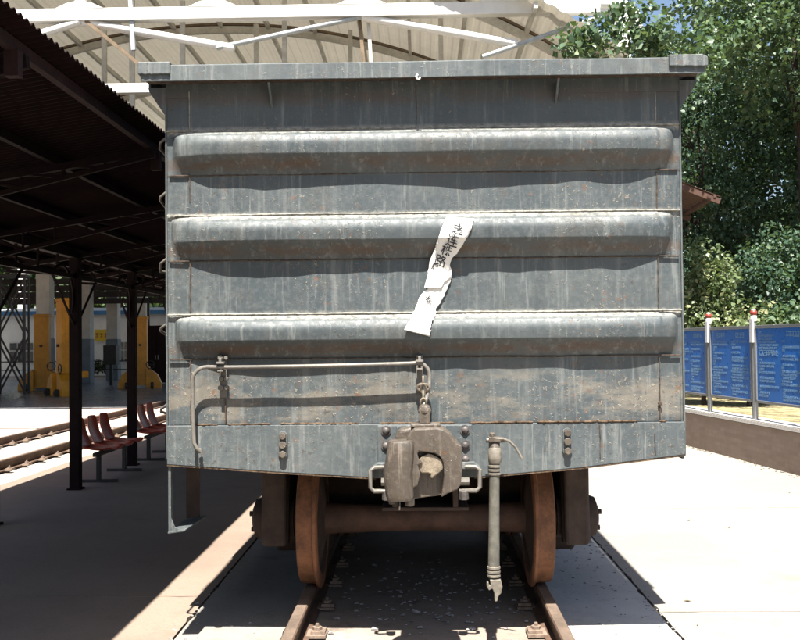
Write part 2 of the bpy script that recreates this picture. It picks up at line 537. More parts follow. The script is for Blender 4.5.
# joint bed below the slabs
b = MB(); b.box(-5.3, 7.0, -8, 40, -0.15, -0.028); b.build('joint_bed', 'joint', pave)
ys = [-8, -3.2, 0.75, 4.7, 8.6, 12.5, 17, 22, 30, 40]
for i in range(len(ys) - 1):
    slab(1.49, 7.0, ys[i] + 0.006, ys[i + 1] - 0.006, 0.0, 'concrete', pave, seed=i)
for i, (a, c) in enumerate([(-8, 1.2), (1.2, 6.5), (6.5, 13), (13, 22), (22, 40)]):
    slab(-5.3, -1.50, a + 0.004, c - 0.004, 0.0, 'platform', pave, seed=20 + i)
tb = tag(empty('track_bed', (0, 0, 0)), kind='structure')
for i, (a, c) in enumerate([(-8, -2.0), (-2.0, 4.0), (4.0, 12), (12, 24), (24, 40)]):
    slab(-1.488, -0.86, a + 0.004, c - 0.004, -0.004, 'bed', tb, seed=40 + i)
    slab(-0.852, 0.852, a + 0.004, c - 0.004, -0.009, 'bed_middle', tb, seed=50 + i)
    slab(0.86, 1.478, a + 0.004, c - 0.004, -0.004, 'bed_skylit', tb, seed=60 + i)

# left yard: the second track's bed, pink strip and hall floor
sheet('ballast_ground', -9.2, -5.306, -8, 60, -0.03, 'ballast')
sheet('yard_pavement', -60, -9.2, -8, 60, -0.02, 'pink')
sheet('cross_pavement', -9.2, -5.31, 15.6, 60, -0.018, 'pink')
sheet('hall_floor', -60, -5.32, 22.05, 48, 0.004, 'hall_floor')
sheet('yard_behind', -60, -5.32, 48, 80, -0.01, 'concrete')

# ================================================================== RAILS
def rail_profile():
    return [(-0.065, 0), (0.065, 0), (0.065, 0.012), (0.012, 0.028), (0.009, 0.105), (0.036, 0.118), (0.037, 0.142), (0.030, 0.150), (-0.030, 0.150), (-0.037, 0.142), (-0.036, 0.118), (-0.009, 0.105), (-0.012, 0.028), (-0.065, 0.012)]


def make_rail(x, y0, y1, label, group, z=0.0):
    root = empty('rail', (x, 0, z), 0, label, 'rail', group)
    m = MB(); m.prism(rail_profile(), y0, y1, 'y')
    o = m.build('rail_bar', ['rail', 'rail_top'], root)
    me = o.data
    for p in me.polygons:
        if p.center.z > 0.145 and abs(p.normal.z) > 0.9:
            p.material_index = 1
    return root


def clip_meshes():
    m = MB()
    m.box(-0.055, 0.075, -0.075, 0.075, 0.0, 0.016)
    m.box(-0.05, 0.035, -0.05, 0.05, 0.016, 0.034)
    m.lathe([(0.030, 0.034), (0.030, 0.05), (0.026, 0.052)], (0.0, 0, 0), 'z', 6)
    m.lathe([(0.012, 0.05), (0.012, 0.066), (0.009, 0.07)], (0.0, 0, 0), 'z', 10)
    return m


CLIP = clip_meshes().build('rail_clip', 'clip', None, bevel=0.003)
CLIP_ME = CLIP.data
bpy.data.objects.remove(CLIP)


def add_clips(root, y0, y1, step, sides=(1, -1)):
    y = y0
    while y < y1:
        for s in sides:
            o = bpy.data.objects.new('rail_clip', CLIP_ME)
            COL.objects.link(o); o.parent = root
            o.location = (s * 0.105, y + rng.uniform(-.01, .01), 0.002)
            o.rotation_euler = (0, 0, PI if s > 0 else 0)
        y += step


ra = make_rail(-0.7525, -7, 36, 'left rail of the track the grey wagon stands on', 'rails under the wagon')
rb = make_rail(0.7525, -7, 36, 'right rail of the track the grey wagon stands on', 'rails under the wagon')
for r_ in (ra, rb):
    add_clips(r_, -0.36, 3.6, 0.62, (1,) if r_ is ra else (-1,))
rc = make_rail(-5.88, -7, 45, 'nearer rail of the side track beyond the red seats', 'rails of the side track')
rd = make_rail(-7.36, -7, 45, 'farther rail of the side track beyond the red seats', 'rails of the side track')
for r_ in (rc, rd):
    add_clips(r_, 2.0, 14, 0.62)
    for c in r_.children:
        pass

# ================================================================== WAGON
HW = 1.47                 # half width of the body
WL = 12.5                 # body length
wagon = empty('gondola_wagon', (0, 0, 0), 0, 'big weathered grey-blue open freight wagon seen from its ribbed end', 'freight wagon')

RIBS = [(2.957, 2.706), (2.467, 2.214), (1.897, 1.651)]


def rib_height(x, z):
    h = 0.0
    for k, (zt, zb) in enumerate(RIBS):
        t = (zt - z) / (zt - zb)
        if 0 <= t <= 1:
            if t < 0.15:
                p = 0.80 * t / 0.15
            elif t < 0.36:
                p = 0.80 + 0.20 * math.sin(PI / 2 * (t - 0.15) / 0.21)
            elif t < 0.60:
                p = 1.0 - 0.07 * ((t - 0.36) / 0.24) ** 1.5
            else:
                u = (t - 0.60) / 0.40
                p = 0.93 * (1 - u) * (1 - 0.35 * u * (1 - u))
            # ends: a rounded corner that runs out in a taper below
            d = 1.432 - 0.012 * math.sin(k * 2.0) * (1 if x > 0 else -1) - abs(x)
            L = 0.045 + 0.10 * max(0.0, t - 0.5) + 0.05 * max(0.0, 0.16 - t) / 0.16
            e = max(0.0, min(1.0, d / L))
            e = math.sin(e * PI / 2) ** 0.9
            g = max(0.0, min(1.0, d / 0.34))
            e *= 0.50 + 0.50 * math.sin(g * PI / 2)
            dep = 0.090 + 0.014 * noise.noise((x * 1.7, k * 3.1, 0)) + 0.006 * noise.noise((x * 6, k * 2.1, 4))
            h = p * e * dep
    return h


def face_grid():
    nx = 340
    zs = []
    z = 3.24
    while z > 1.274:
        zs.append(z)
        inrib = any(b - 0.02 < z < a + 0.02 for a, b in RIBS)
        z -= 0.0065 if inrib else 0.014
    zs.append(1.274)
    xs = [-HW + 2 * HW * i / nx for i in range(nx + 1)]
    vs = []
    for z in zs:
        for x in xs:
            h = rib_height(x, z)
            # plate overlaps: below each seam the sheet sits back a little
            step = 0.0
            for s in (2.700, 2.208, 1.645):
                if z < s: step += 0.003
            warp = 0.006 * noise.noise((x * 1.3, z * 1.9, 2.2)) + 0.0022 * noise.noise((x * 5.5, z * 6.0, 7.0))
            corner = -0.006 if abs(x) > 1.335 else 0.0
            vs.append((x, -(h + warp - step + corner), z))
    n = nx + 1
    fs = []
    for i in range(len(zs) - 1):
        for j in range(nx):
            a = i * n + j
            fs.append((a, a + n, a + n + 1, a + 1))
    m = MB(); m.add(vs, fs)
    return m


g = face_grid()
end_wall = g.build('end_wall', 'wagon', wagon, smooth=True)
tag(end_wall, 'grey end wall pressed into three long horizontal ribs')

# bottom sill plate (deeper in the middle), a little proud
m = MB()
outl = [(-HW, 1.270), (HW, 1.270), (HW, 1.085), (0.87, 1.015), (0.28, 0.965), (-0.28, 0.965), (-0.87, 1.005), (-HW, 1.050)]
m.prism(outl, -0.012, 0.06, 'y')
sill = m.build('end_sill', 'wagon_trim', wagon, bevel=0.004)
# rusty lip along the lower edge
for a, c in (((HW, 1.085), (0.87, 1.015)), ((0.87, 1.015), (0.28, 0.965)), ((-0.28, 0.965), (-0.87, 1.005)), ((-0.87, 1.005), (-HW, 1.050))):
    m = MB(); m.bar((a[0], 0.02, a[1] - 0.005), (c[0], 0.02, c[1] - 0.005), 0.06, 0.007)
    m.build('bottom_edge', 'weld_rust', wagon)


def bead(x0, x1, z, r, y=-0.004, seed=0, gap=0.0, amp=0.35):
    m = MB()
    q = random.Random(seed)
    pts = []; rs = []
    n = int(abs(x1 - x0) / 0.012)
    runs = []
    for i in range(n + 1):
        x = x0 + (x1 - x0) * i / n
        if gap and noise.noise((x * 9, seed, 1.5)) > 0.55 - gap:
            if len(pts) > 3: runs.append((pts, rs))
            pts, rs = [], []
            continue
        rr = r * (1 + amp * noise.noise((x * 60, seed, 0)) + 0.3 * noise.noise((x * 14, seed, 5)))
        pts.append((x, y - 0.003 * noise.noise((x * 3, seed, 9)) - rib_height(x, z) * 0 - 0.006 * noise.noise((x * 1.3, z * 1.9, 2.2)), z + 0.004 * noise.noise((x * 2.2, seed, 3)) + 0.002 * noise.noise((x * 21, seed, 8))))
        rs.append(rr)
    if len(pts) > 3: runs.append((pts, rs))
    for p, r_ in runs:
        m.tube(p, r_, 7)
    return m


for k, z in enumerate((2.961, 2.472, 1.902)):
    bead(-1.465, 1.465, z, 0.0065, -0.001, k).build('weld_seam', 'weld', wagon, smooth=True)
for k, z in enumerate((2.702, 2.210, 1.647)):
    bead(-1.40, 1.40, z, 0.0032, 0.0005, 10 + k, 0.0).build('plate_seam', 'seam', wagon, smooth=True)
    for s in (-1, 1):
        m = MB(); m.box(min(s * 1.345, s * 1.455), max(s * 1.345, s * 1.455), -0.005, 0.006, z - 0.004, z + 0.004)
        m.build('corner_notch', 'seam', wagon, bevel=0.002)
bead(-1.30, 1.36, 1.275, 0.0065, -0.009, 21, 0.20, 0.8).build('sill_weld', 'weld_rust', wagon, smooth=True)


def vbead(x, z0, z1, r, seed, mat='seam', gap=0.2, y=0.002):
    m = MB(); runs = []; pts = []; rs = []
    n = int(abs(z1 - z0) / 0.012)
    for i in range(n + 1):
        z = z0 + (z1 - z0) * i / n
        if noise.noise((z * 9, seed, 1.5)) > 0.5 - gap:
            if len(pts) > 3: runs.append((pts, rs))
            pts, rs = [], []; continue
        pts.append((x + 0.003 * noise.noise((z * 9, seed, 2)), y - 0.006 * noise.noise((x * 1.3, z * 1.9, 2.2)), z)); rs.append(r * (1 + 0.4 * noise.noise((z * 50, seed, 0))))
    if len(pts) > 3: runs.append((pts, rs))
    for p, r_ in runs: m.tube(p, r_, 6)
    if m.v:
        m.build('plate_seam', mat, wagon, smooth=True)


for k, (z0, z1) in enumerate(((2.97, 3.19), (2.48, 2.69), (1.91, 2.2), (1.28, 1.64))):
    vbead(-1.335, z0, z1, 0.0035, 30 + k, 'weld' if k == 0 else 'seam', 0.05)
    vbead(1.335, z0, z1, 0.0035, 40 + k, 'weld' if k == 0 else 'seam', 0.05)
vbead(1.30, 1.09, 1.27, 0.0035, 50, 'seam', 0.0, -0.013)
vbead(0.99, 1.07, 1.26, 0.003, 51, 'seam', 0.1, -0.013)
vbead(-0.03, 2.98, 3.2, 0.0035, 52, 'seam', 0.0)
# a rusted-through hole at the right edge
m = MB(); m.lathe([(0.011, -0.007), (0.013, -0.004), (0.013, 0.002)], (1.335, 0, 1.375), 'y', 10)
m.build('rust_hole', 'seam', wagon)

# welded side edge beads down the corners
for s in (-1, 1):
    m = MB()
    m.tube([(s * (HW + 0.001 + 0.002 * noise.noise((z * 7, s, 0))), 0.004, z) for z in np.linspace(1.08, 3.2, 90)], 0.006, 7)
    m.build('corner_weld', 'wagon_trim', wagon, smooth=True)

# top flange: an L-shaped lip all round
m = MB()
prof = [(-0.150, 3.212), (-0.150, 3.300), (-0.138, 3.306), (0.02, 3.306), (0.02, 3.290), (-0.132, 3.290), (-0.138, 3.212)]
nx = 60
vs = []; fs = []
for i in range(nx + 1):
    x = -1.575 + 3.15 * i / nx
    w = 0.004 * noise.noise((x * 1.1, 4, 4)) ; v = 0.003 * noise.noise((x * 2.3, 1, 8))
    for (py, pz) in prof:
        vs.append((x, py + v, pz + w))
k = len(prof)
for i in range(nx):
    for j in range(k):
        a = i * k + j; c = i * k + (j + 1) % k
        fs.append((a, c, c + k, a + k))
fs.append(tuple(range(k))); fs.append(tuple(range(nx * k, nx * k + k)))
m.add(vs, fs)
flange = m.build('top_flange', 'wagon_trim', wagon, bevel=0.002)
m = MB(); m.box(-HW, HW, 0.0, 0.02, 3.15, 3.30)
m.build('flange_web', 'wagon', wagon)
m = MB(); m.box(-1.56, 1.56, -0.1375, -0.002, 3.232, 3.244); m.build('lip_recess_shade', 'seam', wagon)  # dark plate standing in for the shade in the recess under the lip
# corner caps with ragged lower edge
for s in (-1, 1):
    m = MB()
    x0, x1 = (-1.588, -1.405) if s < 0 else (1.375, 1.590)
    pts = [(x0, 3.318), (x1, 3.318)] if s < 0 else [(x0, 3.314), (x1 - 0.03, 3.314), (x1, 3.300), (x1, 3.262)]
    n = 14
    low = [(x1 + (x0 - x1) * i / n, 3.247 + 0.007 * noise.noise((i * 1.7, s, 3))) for i in range(n + 1)]
    m.prism(pts + low, -0.166, 0.05, 'y')
    m.build('corner_cap', 'wagon_trim', wagon, bevel=0.006)
# side flanges, side gussets and side walls with posts
for s in (-1, 1):
    m = MB()
    m.prism([(s * 1.44, 3.306), (s * 1.578, 3.306), (s * 1.578, 3.215), (s * 1.566, 3.215), (s * 1.566, 3.294), (s * 1.44, 3.294)], 0.03, WL, 'y')
    m.build('side_flange', 'wagon_trim', wagon)
    m = MB(); m.prism([(s * 1.47, 3.212), (s * 1.572, 3.212), (s * 1.566, 3.19), (s * 1.478, 3.055), (s * 1.47, 3.055)], -0.004, 0.012, 'y')
    m.build('corner_gusset', 'wagon', wagon)
    m = MB(); m.box(min(s * 1.455, s * 1.47), max(s * 1.455, s * 1.47), 0.012, WL, 1.06, 3.29)
    m.build('side_wall', 'wagon', wagon)
    for y in (0.42, 1.9, 3.4, 4.9, 6.4, 7.9, 9.4, 10.9, 12.1):
        m = MB(); m.prism([(s * 1.47, y), (s * 1.575, y + 0.03), (s * 1.575, y + 0.15), (s * 1.47, y + 0.18)], 1.075, 3.2, 'z')
        m.build('side_post', 'wagon', wagon)
    m = MB(); m.box(min(s * 1.36, s * 1.452), max(s * 1.36, s * 1.452), 0.07, WL, 1.092, 1.12)
    m.build('side_sill', 'wagon', wagon)
m = MB(); m.box(-HW, HW, WL - 0.01, WL + 0.02, 1.06, 3.29); m.build('rear_wall', 'wagon', wagon)
m = MB(); m.box(-1.44, 1.44, 0.07, WL - 0.02, 1.10, 1.16); m.build('floor', 'bogie', wagon)
m = MB()
for s in (-1, 1):
    m.box(min(s * 0.16, s * 0.19), max(s * 0.16, s * 0.19), 0.1, WL - 0.1, 0.78, 1.10)
m.box(-0.25, 0.25, 0.1, WL - 0.1, 0.76, 0.78)
m.build('centre_sill', 'bogie', wagon, bevel=0.004)
for y in (2.0, 4.2, 6.25, 8.3, 10.5):
    m = MB(); m.box(-1.42, 1.42, y - 0.09, y + 0.09, 0.86, 1.10); m.build('cross_bearer', 'bogie', wagon)

# brackets below the lip
for x in (-0.857, 0.768):
    m = MB(); m.prism([(-0.134, 3.20), (0.0, 3.20), (0.0, 3.085)], x - 0.006, x + 0.006, 'x')
    m.build('lip_bracket', 'wagon_trim', wagon)
m = MB()
m.tube([(-0.02, -0.153, 3.225), (-0.028, -0.163, 3.212), (-0.024, -0.160, 3.20), (-0.012, -0.158, 3.198), (-0.004, -0.157, 3.208)], 0.006, 8)
m.build('lip_hook', 'white_paint', wagon, smooth=True)

# grab irons on the left side
for k, z in enumerate((2.93, 2.61, 2.22, 1.84, 1.37)):
    j = 0.02 * math.sin(k * 2.3)
    root = MB()
    a = [(-1.46, 0.10, z + 0.02), (-1.50, 0.11, z + 0.012), (-1.535, 0.125, z - 0.01), (-1.55, 0.17, z - 0.035 + j), (-1.548, 0.30, z - 0.05), (-1.542, 0.44, z - 0.055 - j), (-1.53, 0.50, z - 0.052), (-1.50, 0.53, z - 0.05), (-1.46, 0.54, z - 0.05)]
    root.tube(a, 0.0085, 9)
    gi = root.build('grab_iron', 'rod', wagon, smooth=True)
    for yy, dz in ((0.10, 0.02), (0.54, -0.05)):
        q = MB(); q.box(-1.484, -1.468, yy - 0.028, yy + 0.028, z + dz - 0.035, z + dz + 0.035); q.build('foot_plate', 'wagon_trim', gi, bevel=0.003)

# step stirrup below the left corner
m = MB()
m.box(-1.468, -1.452, 0.004, 0.064, 0.655, 1.06)
st = m.build('step_stirrup', 'wagon_trim', wagon, bevel=0.003)
m = MB(); m.box(-1.468, -1.385, 0.44, 0.452, 0.668, 1.06); m.build('rear_strap', 'bogie', st, bevel=0.003)  # dark material puts the shade below the body into the strap's colour
m = MB()
m.add([(-1.470, 0.0, 0.655), (-1.470, 0.48, 0.655), (-1.35, 0.48, 0.668), (-1.37, 0.0, 0.668),
       (-1.470, 0.0, 0.665), (-1.470, 0.48, 0.665), (-1.35, 0.48, 0.678), (-1.37, 0.0, 0.678)],
      [(0, 1, 2, 3), (7, 6, 5, 4), (0, 3, 7, 4), (1, 5, 6, 2), (0, 4, 5, 1), (3, 2, 6, 7)])
m.prism([(-1.452, 0.664), (-1.38, 0.674), (-1.43, 0.69), (-1.452, 0.745)], 0.006, 0.016, 'y')
m.build('foot_step', 'wagon_trim', st, bevel=0.002)

# uncoupling lever
LY = -0.085
m = MB()
pts = [(-1.275, -0.035, 1.135), (-1.268, -0.075, 1.13), (-1.285, LY, 1.150), (-1.298, LY, 1.18), (-1.300, LY, 1.24), (-1.304, LY, 1.40), (-1.305, LY, 1.53)]
for i in range(1, 7):
    t = i / 6 * PI / 2
    pts.append((-1.305 + 0.085 * (1 - math.cos(t)), LY, 1.53 + 0.075 * math.sin(t)))
for x in np.linspace(-1.1, -0.08, 12):
    pts.append((x, LY, 1.605 + 0.005 * math.sin(x * 2.2) + 0.010 * (x + 1.1)))
for i in range(0, 6):
    t = i / 5 * PI / 2
    pts.append((-0.04 + 0.07 * math.sin(t), LY, 1.548 + 0.07 * math.cos(t)))
pts += [(0.028, LY - 0.01, 1.48), (0.012, LY - 0.03, 1.42), (-0.006, LY - 0.06, 1.375)]
m.tube(pts, 0.0115, 10)
lever = m.build('uncoupling_lever', 'rod', wagon, smooth=True)
for x, lo in ((-1.145, 1.40), (-0.025, 1.42)):
    m = MB()
    m.box(x - 0.02, x + 0.02, -0.014, -0.002, lo + 0.03, 1.66)
    m.box(x - 0.016, x + 0.016, LY - 0.016, -0.012, 1.578, 1.588)
    m.box(x - 0.008, x + 0.008, LY - 0.020, -0.012, 1.63, 1.656)
    m.box(x - 0.022, x + 0.022, LY - 0.022, LY + 0.022, 1.622, 1.634)
    if lo < 1.41:
        for dz in (1.655, 1.535, 1.485):
            m.lathe([(0.017, -0.036), (0.017, -0.012)], (x - 0.012, 0, dz), 'y', 6)
            m.lathe([(0.012, -0.040), (0.012, -0.012)], (x + 0.020, 0, dz), 'y', 6)
    m.build('lever_bracket', 'rod', lever, bevel=0.002)
# a straight conduit rod behind the lever bracket
m = MB(); m.tube([(-1.135, -0.006, 1.42), (-1.135, -0.008, 1.28)], 0.004, 6); m.build('bracket_rib', 'seam', lever)

# side bolt plates on the sill
for x in (-0.805, 0.805):
    m = MB()
    z0 = 1.158 if x < 0 else 1.165
    poly = []
    for i in range(13):
        t = PI * i / 12; poly.append((x + 0.027 * math.cos(t), z0 + 0.050 + 0.027 * math.sin(t)))
    for i in range(13):
        t = PI + PI * i / 12; poly.append((x + 0.027 * math.cos(t), z0 - 0.052 + 0.027 * math.sin(t)))
    m.prism(poly, -0.026, -0.0125, 'y')
    bp = m.build('bolt_plate', 'wagon_trim', wagon, bevel=0.003)
    for dz in (0.05, 0.0, -0.052):
        q = MB(); q.lathe([(0.0195, -0.048), (0.022, -0.042), (0.022, -0.026)], (x, 0, z0 + dz), 'y', 6 if dz else 16)
        q.build('bolt', 'cast', bp, bevel=0.002)

# ---- coupler -------------------------------------------------------
# draft plate behind the coupler
m = MB()
m.box(-0.268, 0.268, -0.040, -0.013, 1.04, 1.266)
for gx in (-0.15, 0.115):
    m.box(gx - 0.007, gx + 0.007, -0.10, -0.040, 1.10, 1.262)
m.prism([(-0.30, 1.020), (0.31, 1.020), (0.31, 1.034), (0.275, 1.060), (-0.265, 1.060), (-0.30, 1.034)], -0.085, -0.0128, 'y')
cp = m.build('striker_plate', 'wagon_trim', wagon, bevel=0.006)
for x, zz in ((-0.218, (1.235, 1.150)), (0.228, (1.236, 1.150, 1.070))):
    for z in zz:
        q = MB(); q.sphere((x, -0.044, z), 0.022, 12, (1, 0.75, 1)); q.lathe([(0.029, -0.046), (0.029, -0.038)], (x, 0, z), 'y', 14)
        q.build('rivet', 'bolt', cp, smooth=True)
for s in (-1, 1):
    q = MB()
    xo, xi = s * 0.305, s * 0.19
    q.tube([(xi, -0.06, 1.035), (xo - s * 0.02, -0.10, 1.035), (xo, -0.105, 1.02), (xo, -0.105, 0.925), (xo - s * 0.02, -0.105, 0.905), (xi, -0.095, 0.905)], 0.0125, 9)
    q.tube([(xi, -0.10, 0.955), (xi + s * 0.055, -0.10, 0.955)], 0.022, 8)
    q.build('carrier_loop', 'rod', cp, smooth=True)
    q = MB(); q.lathe([(0.026, 0.855), (0.026, 0.90), (0.014, 0.905)], (s * 0.215, -0.10, 0), 'z', 6); q.build('carrier_nut', 'bolt', cp)

coupler = MB()
coupler.box(-0.075, 0.075, -0.30, 0.12, 0.965, 1.12)       # shank
cpl = coupler.build('coupler', 'cast', wagon, bevel=0.012)
CX = 0.030
def hd(px, py):          # local layout of the head's face, in metres around its centre
    return (CX + (px - 430) / 190.0, 1.095 - (py - 465) / 190.0)
m = MB()
back = [hd(*p) for p in ((394, 440), (398, 433), (410, 431), (440, 430), (446, 433), (452, 438), (455, 443), (460, 447), (460, 478), (458, 488), (450, 493), (438, 498), (420, 503), (394, 499))]
m.prism(back, -0.30, -0.17, 'y')
m.build('head_casting', 'cast', cpl, bevel=0.02, segs=3)
m = MB()
guard = [hd(*p) for p in ((410, 434), (414, 431), (436, 430), (443, 431.5), (449, 435.5), (452, 441), (455.5, 445), (461, 448), (461.5, 470), (460, 487), (456, 492), (447, 495.5), (440, 499.5),
                          (441.5, 490), (443, 478), (442.5, 465), (439.5, 459), (434, 455.5), (418, 453.5), (416.5, 456), (418, 461), (422, 465), (417, 467.5), (419.5, 476), (416.5, 488), (412, 490), (411, 506), (408, 507), (406, 440))]
m.prism(guard, -0.400, -0.28, 'y')
m.build('guard_face', 'cast', cpl, bevel=0.007, segs=2)
m = MB()
rec = [hd(*p) for p in ((411, 455), (444, 455), (444, 499), (411, 503))]
m.prism(rec, -0.325, -0.29, 'y')
m.build('recessed_face', 'cast', cpl, bevel=0.004)
m = MB()
tip = [hd(*p) for p in ((418, 462), (421, 458.5), (425, 457), (427, 455.8), (431, 456.5), (437, 459.5), (441.5, 463), (442.5, 467), (442, 472), (437, 476.5), (433, 479), (431, 481.5), (429.5, 480), (430, 476.5), (427, 475.5), (420, 475.5), (417, 470))]
m.prism(tip, -0.385, -0.29, 'y')
m.build('knuckle_nose', 'cast_worn', cpl, bevel=0.009, segs=2)
# the knuckle: an upright rounded barrel on the left
kx, kz0 = hd(399, 502)
_, kz1 = hd(399, 441)
m = MB()
prof = []
N = 26
ring = []
for i in range(N):
    t = 2 * PI * i / N
    rx, ry = 0.074, 0.115
    if math.sin(t) > 0.2: ry = 0.08
    x = rx * math.copysign(abs(math.cos(t)) ** 0.62, math.cos(t)); y = -ry * math.copysign(abs(math.sin(t)) ** 0.8, math.sin(t))
    ring.append((x, y))
lev = [(0.0, 0.92, 0.0), (0.016, 1.0, 0.0), (0.04, 1.02, -0.004), (0.15, 1.05, -0.012), (0.25, 0.99, 0.002), (0.300, 0.97, 0.006), (0.314, 0.88, 0.006)]
vs = []; fs = []
for (hz, sc, dx) in lev:
    for x, y in ring:
        vs.append((kx + dx + x * sc, -0.385 + y * sc, kz0 + hz + 0.03 * x))
for i in range(len(lev) - 1):
    for j in range(N):
        a = i * N + j; c = i * N + (j + 1) % N
        fs.append((a, c, c + N, a + N))
fs.append(tuple(range(N))); fs.append(tuple(range((len(lev) - 1) * N, len(lev) * N)))
m.add(vs, fs)
m.build('knuckle', 'cast', cpl, smooth=True)
m = MB(); m.lathe([(0.022, kz0 - 0.03), (0.026, kz0 - 0.022), (0.026, kz0 + 0.01)], (kx + 0.05, -0.40, 0), 'z', 12)
m.lathe([(0.016, kz0 - 0.018), (0.016, kz0 + 0.01)], (kx - 0.045, -0.41, 0), 'z', 10)
m.tube([(kx - 0.002, -0.44, kz0), (kx - 0.004, -0.445, kz0 - 0.045)], 0.004, 6)
m.build('knuckle_pin', 'cast', cpl, smooth=True)
# lock lifter standing on the head
m = MB()
m.box(-0.075, 0.085, -0.31, -0.17, 1.275, 1.292)
m.box(-0.028, 0.030, -0.27, -0.21, 1.29, 1.375)
m.lathe([(0.035, 1.345), (0.037, 1.36), (0.030, 1.385), (0.016, 1.395)], (0.001, -0.24, 0), 'z', 12)
m.build('lock_lifter', 'cast', cpl, bevel=0.005)
for k in range(4):
    q = MB()
    zc = 1.402 + 0.038 * k
    yc = -0.225 + 0.028 * k
    pts = []
    for i in range(13):
        t = 2 * PI * i / 12
        a, bb = 0.015 * math.cos(t), 0.026 * math.sin(t)
        pts.append(((-0.006 + a, yc - 0.01 * math.sin(t), zc + bb)) if k % 2 == 0 else ((-0.006, yc + a, zc + bb)))
    q.tube(pts, 0.0062, 8, cap=False)
    q.build('chain_link', 'cast_worn', cpl, smooth=True)
# shackle eye
q = MB(); q.tube([(-0.042 + 0.034 * math.cos(t) + 0.036, -0.115, 1.50 + 0.02 * math.sin(t) - 0.02) for t in np.linspace(0, 2 * PI, 14)], 0.009, 8, cap=False); q.build('shackle', 'cast', cpl, smooth=True)

# ---- brake hose ----------------------------------------------------
HX, HY = 0.385, -0.12
m = MB()
m.tube([(HX + 0.004, HY, 1.085), (HX, HY, 1.0), (HX - 0.004, HY - 0.002, 0.8), (HX - 0.008, HY - 0.006, 0.6), (HX - 0.012, HY - 0.012, 0.43)], [0.027, 0.028, 0.029, 0.031, 0.032], 16)
hose = m.build('brake_hose', 'hose', wagon, smooth=True)
m = MB()
for z in (1.0, 1.02, 1.042):
    m.lathe([(0.028, z - 0.008), (0.0345, z - 0.005), (0.0345, z + 0.005), (0.028, z + 0.008)], (HX + 0.001, HY, 0), 'z', 16)
m.lathe([(0.030, 1.055), (0.036, 1.065), (0.038, 1.09), (0.036, 1.135), (0.028, 1.145)], (HX + 0.003, HY, 0), 'z', 14)
m.build('hose_collar', 'hose_metal', hose, smooth=True)
m = MB()
for z in (0.44, 0.462, 0.485):
    m.lathe([(0.031, z - 0.008), (0.037, z - 0.005), (0.037, z + 0.005), (0.031, z + 0.008)], (HX - 0.011, HY - 0.011, 0), 'z', 16)
m.build('hose_clamp', 'hose_metal', hose, smooth=True)
m = MB()
m.prism([(HX - 0.035, 0.425), (HX + 0.025, 0.425), (HX + 0.034, 0.385), (HX + 0.026, 0.35), (HX + 0.012, 0.335), (HX + 0.004, 0.305), (HX - 0.010, 0.305), (HX - 0.010, 0.35), (HX - 0.022, 0.375), (HX - 0.040, 0.365), (HX - 0.052, 0.385), (HX - 0.050, 0.41), (HX - 0.042, 0.412), (HX - 0.040, 0.392), (HX - 0.030, 0.395)], HY - 0.045, HY + 0.01, 'y')
m.build('hose_head', 'hose_metal', hose, bevel=0.006)
m = MB()
m.tube([(HX + 0.004, HY, 1.13), (HX + 0.004, HY + 0.015, 1.17), (HX + 0.004, HY + 0.10, 1.175), (HX + 0.004, 0.0, 1.175)], [0.03, 0.03, 0.026, 0.026], 12)
m.box(HX - 0.03, HX + 0.035, HY - 0.02, HY + 0.03, 1.178, 1.204)
m.lathe([(0.018, 1.20), (0.018, 1.222), (0.012, 1.228)], (HX - 0.008, HY + 0.005, 0), 'z', 8)
m.lathe([(0.014, HX - 0.045), (0.014, HX + 0.06)], (0, HY, 1.185), 'x', 8)
m.build('angle_cock', 'cast', hose, bevel=0.003)
m = MB()
m.tube([(HX + 0.0, HY - 0.01, 1.196), (HX + 0.05, HY - 0.015, 1.193), (HX + 0.085, HY - 0.02, 1.180), (HX + 0.115, HY - 0.02, 1.15), (HX + 0.138, HY - 0.02, 1.11), (HX + 0.150, HY - 0.02, 1.085)], [0.010, 0.008, 0.0075, 0.007, 0.007, 0.0075], 8)
m.build('cock_handle', 'hose_metal', hose, smooth=True)

